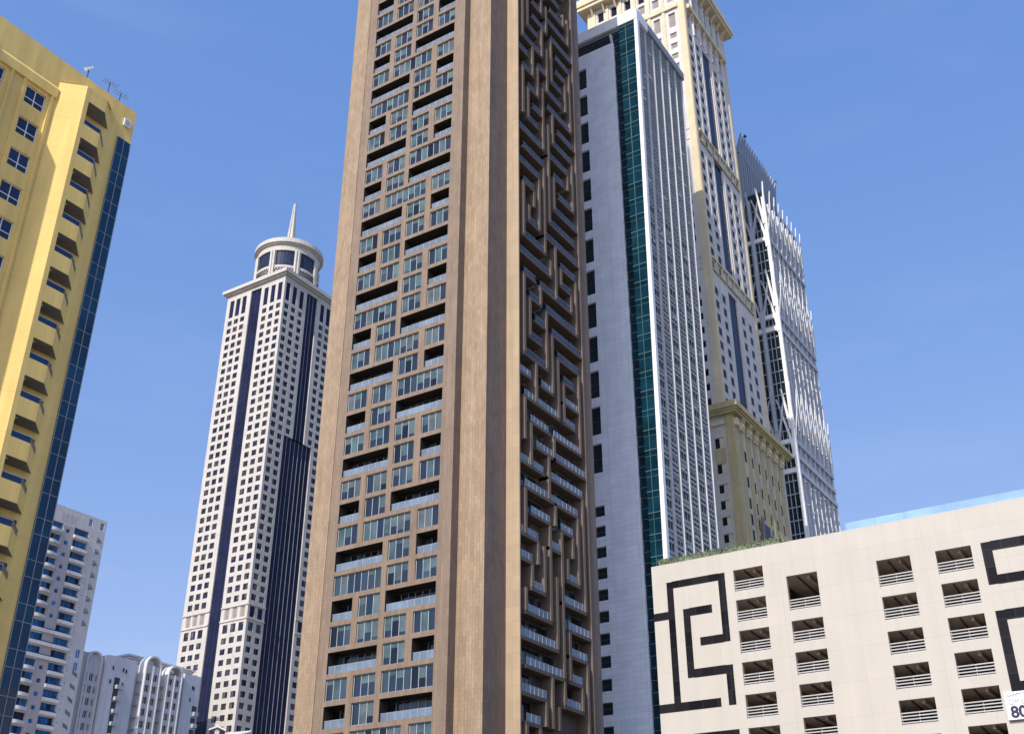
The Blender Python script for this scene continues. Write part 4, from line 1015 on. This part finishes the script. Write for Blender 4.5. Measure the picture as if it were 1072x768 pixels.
for i in range(16):                          # taller setback crown of close-set blades
    x = GX + .5 + (GXE - GX - 1) * i / 15; m = MB()
    m.hexa([(x - .45, 86.0, 194), (x + .45, 86.0, 194), (x + .45, 87.2, 194), (x - .45, 87.2, 194), (x - .5, 85.4, 219), (x + .5, 85.4, 219), (x + .5, 87.2, 219), (x - .5, 87.2, 219)], 'slate_rib')
    m.hexa([(x - .9, 85.5, 219.003), (x + .9, 85.5, 219.003), (x + .9, 87.0, 219.003), (x - .9, 87.0, 219.003), (x - .12, 84.5, 226.5), (x + .12, 84.5, 226.5), (x + .12, 84.8, 226.5), (x - .12, 84.8, 226.5)], 'slate_rib')
    part('crown_blade', m, gt)
for i, y in enumerate((87.3, 90.4, 93.8, 97.2)):
    m = MB(); m.tube([(GX + .6 - .8 * q ** 2, y, 194 + 32 * q) for q in (0, .25, .5, .75, 1)], 1.3, 'slate_rib', .4)
    m.tube([(GX + .5, y + 1.7 * q ** 1.7, 200 + 14 * q) for q in (0, .25, .5, .75, 1)], .7, 'slate_rib', .5); m.tube([(GX + .5, y - 1.7 * q ** 1.7, 200 + 14 * q) for q in (0, .25, .5, .75, 1)], .7, 'slate_rib', .5); part('crown_blade', m, gt)
for x, y, z, w in ((GX + 5, 86.2, 224, 'upper of two dark lamps on stalks on the ribbed tower crown'), (GXE - 1, 85.9, 222, 'lower of two dark lamps on stalks on the ribbed tower crown')):
    t = thing('obstruction_lamp', w, 'lamp', (x, y, z), 'dark lamps on the ribbed tower')
    m = MB(); m.bar((0, 0, 0), (.6, -1.2, 4.6), .12, 'dark_metal'); link('stalk', m.mesh('stalk'), t)
    m = MB(); m.box(.25, .95, -1.55, -.85, 4.6, 5.3, 'dark_metal'); link('lamp_head', m.mesh('lamp_head'), t)

# ================================================================== white car park in the foreground
k = 1.3
PX = S(81.407); PY1 = S(38.42); PY0 = S(-14); PZ = Z(30.72)
gp = thing('car_park', 'cream car park in front with dark railed openings and black maze inlays', 'car park', (PX, PY1, 0))
P = face('L', PX)
cols = [(28.86, 31.3, 29.28, 1.78, 2.42, None), (24.62, 27.05, 27.0, 1.66, 2.36, 'B'), (17.62, 20.1, 28.07, 1.95, 2.56, None), (13.36, 15.83, 28.03, 1.78, 2.47, None)]
hol = []
def ops():
    A = [(28.86, 31.3, 29.28 - 2.42 * n, 29.28 - 2.42 * n - 1.76) for n in range(11)]
    B = [(24.62, 27.05, 28.07, 25.36)] + [(24.62, 27.05, 24.58 - 2.36 * n, 24.58 - 2.36 * n - 1.68) for n in range(9)]
    C = [(17.63, 20.1, 28.07, 26.05), (17.63, 20.1, 25.32, 23.58)] + [(17.63, 20.1, 22.78 - 2.42 * n, 22.78 - 2.42 * n - 1.7) for n in range(8)]
    D = [(13.36, 15.83, 28.03 - 2.45 * n, 28.03 - 2.45 * n - 1.75) for n in range(10)]
    E_ = [(a - 16, b - 16, c, d) for a, b, c, d in C + D]
    return A + B + C + D + E_
OP = [(S(a), S(b), Z(d), Z(c), 0.45) for a, b, c, d in ops() if d > 3]
mb = MB(); wall(mb, P, PY0, PY1, 0, PZ, OP, 'garage_panel')
mb.poly([(PX, PY1, 0), (PX + 34, PY1, 0), (PX + 34, PY1, PZ), (PX, PY1, PZ)], 'garage_panel')
mb.poly([(PX, PY0, 0), (PX + 34, PY0, 0), (PX + 34, PY0, PZ), (PX, PY0, PZ)], 'garage_panel')
mb.poly([(PX + 34, PY0, 0), (PX + 34, PY1, 0), (PX + 34, PY1, PZ), (PX + 34, PY0, PZ)], 'garage_panel')
part('facade', mb, gp)
mb = MB(); mb.box(PX, PX + 34, PY0, PY1, PZ + .003, PZ + .12, 'garage_panel'); part('roof', mb, gp)
mb = MB()          # decks, columns and back wall inside
zones = {28.86: (28.0, 38.1), 24.62: (22.9, 27.95), 17.63: (16.75, 22.7), 13.36: (6.2, 16.65), 1.63: (.2, 5.8), -2.64: (-13.4, -.2)}
for a, b, c, d in ops():
    y0_, y1_ = zones[round(a, 2)]; z = Z(c) + .16
    if z > 3: mb.box(PX + .46, PX + 15.9, S(y0_), S(y1_), z, z + .3, 'concrete_inside')
mb.box(PX + 16, PX + 16.3, PY0 + .4, PY1 - .4, 0, PZ - .1, 'concrete_inside')
for y in (S(22.8), S(16.7), S(33), S(6), S(0)):
    mb.box(PX + .46, PX + 15.9, y - .12, y + .12, 0, PZ - .2, 'concrete_inside')
part('interior', mb, gp)
mb = MB()
for a, b, c, d in ops():
    z = Z(c) + .155
    if z > 3:
        y = S(a + .95); mb = MB(); mb.box(PX + 1.0, PX + 15.8, y - .14, y + .14, z - .4, z, 'concrete_inside'); part('beam', mb, gp)
        mb = MB(); y = S(a + 1.75); mb.bar((PX + .9, y, z - .12), (PX + 14, y + .6, z - .12), .12, 'dark_metal'); part('pipe', mb, gp)
op = Openings(gp, 'railing', 60)
def mk_rail(mb, P, u0, u1, z0, z1, d, rng):
    h = min(1.12, (z1 - z0) * .55)
    for j in range(4):
        z = z0 + h * (j + .9) / 4.0; mb.fb(P, u0 + .02, u1 - .02, z - .06, z + .04, .10, .17, 'rail_paint')
    mb.fb(P, u0 + .02, u1 - .02, z0 + .03, z0 + .12, .12, .2, 'rail_paint')
    for u in (u0 + .05, (u0 + u1) / 2, u1 - .05): mb.fb(P, u - .035, u + .035, z0, z0 + h, .21, .27, 'rail_paint')
for h in OP: op.add('L', PX, h, mk_rail)
op.emit('rail')
def inlay(segs):
    mb = MB()
    for i, (y0, y1, z0, z1) in enumerate(segs):      # neighbouring strips sit 3 mm proud of each other where they meet
        if y1 - y0 < z1 - z0: y0 -= .035; y1 += .035 if y1 < 38 else 0
        else: z0 -= .03; z1 += .03
        mb.fb(P, S(y0), S(y1), Z(z0), Z(z1), -.025 - .003 * i, -.004, 'black_granite')
    part('maze_inlay', mb, gp)
inlay([(36.6, 37.1, 19.59, 29.25), (32.6, 36.598, 28.73, 29.25), (32.08, 32.598, 23.8, 29.25), (32.6, 34.55, 23.8, 24.38), (37.102, 38.42, 26.25, 26.82), (33.25, 38.42, 19.0, 19.588)])
inlay([(35.28, 35.8, 21.4, 26.85), (33.35, 35.278, 26.26, 26.85), (32.6, 35.278, 21.4, 22.0), (32.08, 32.598, 19.0, 22.0)])
inlay([(32.0, 35.72, 16.6, 17.17), (35.2, 35.72, 10, 16.598)])
inlay([(12.02, 12.64, 25.0, 28.05), (4, 12.018, 27.42, 28.05), (4, 12.018, 25.0, 25.6)])
inlay([(12.02, 12.6, 17.7, 23.15), (5, 12.018, 22.5, 23.15), (9, 12.018, 17.7, 18.3), (9, 9.6, 18.302, 21)])
mb = MB(); n = 9
ys2 = [S(22.0 - 2.2 * i) for i in range(12)]
for a, b in zip(ys2, ys2[1:]):
    mb.box(PX + .35, PX + .375, b + .05, a - .05, PZ + .2, PZ + 1.0, 'rail_clear')
for y in ys2: mb.box(PX + .3, PX + .42, y - .03, y + .03, PZ + .12, PZ + .95, 'alu')
part('balustrade', mb, gp)
# clipped hedge along the roof edge
hd = MB(); r_ = random.Random(4)
for i in range(9000):
    x, y, z = PX + .25 + 1.3 * r_.random(), S(27.3) + (S(37.9) - S(27.3)) * r_.random(), PZ + .12 + .8 * r_.random() ** .8
    c = Vector((x, y, z)); a = Vector((r_.uniform(-1, 1), r_.uniform(-1, 1), r_.uniform(-1, 1))).normalized() * r_.uniform(.05, .12); b = a.cross(Vector((r_.uniform(-1, 1), r_.uniform(-1, 1), r_.uniform(-1, 1)))).normalized() * .07
    hd.poly([c - a, c + b, c + a, c - b], 'leaf_green' if r_.random() < .55 else 'leaf_pale')
hd.box(PX + .35, PX + 1.3, S(27.35), S(37.85), PZ + .12, PZ + .7, 'leaf_green')
o = link('hedge', hd.mesh('hedge', (PX, S(32), PZ)), None, (PX, S(32), PZ)); o['label'] = 'long pale green hedge along the roof edge of the cream car park'; o['category'] = 'hedge'

# sign at the right edge
sg = thing('office_sign', 'white sign with a large dark 80 on the car park wall', 'sign', (PX - .1, S(13.15), Z(15.9)))
SW, SH = S(2.6), S(1.78)
m = MB(); m.box(-.08, .07, -SW, 0, 0, SH, 'sign_white'); m.box(-.1, .07, -SW, 0, -.09, -.003, 'dark_metal'); link('board', m.mesh('board'), sg)
def lettering(txt, size, y, z, mat, bold=0.0):
    cu = bpy.data.curves.new('lettering', 'FONT'); cu.body = txt; cu.size = size; cu.extrude = 0.012; cu.offset = bold
    to = bpy.data.objects.new('tmp', cu); sc.collection.objects.link(to); bpy.context.view_layer.update()
    me = bpy.data.meshes.new_from_object(to.evaluated_get(bpy.context.evaluated_depsgraph_get())); bpy.data.objects.remove(to)
    me.materials.clear(); me.materials.append(MATS[mat])
    o = link('lettering', me, sg, (-.095, y, z)); o.rotation_euler = (R_(90), 0, R_(-90)); return o
lettering('Office', .66, -.22, SH - 1.08, 'sign_grey'); lettering('80', 1.32, -.28, .18, 'sign_ink', .045)
m = MB(); pts = [(-.09, -.18 - .085 * i, SH - .36 + .1 * math.sin(i * 1.9) * (1 if i < 12 else .4) + .012 * i) for i in range(22)]; m.tube(pts, .035, 'sign_ink'); link('scribble', m.mesh('scribble'), sg)
print('objects', len(bpy.data.objects))
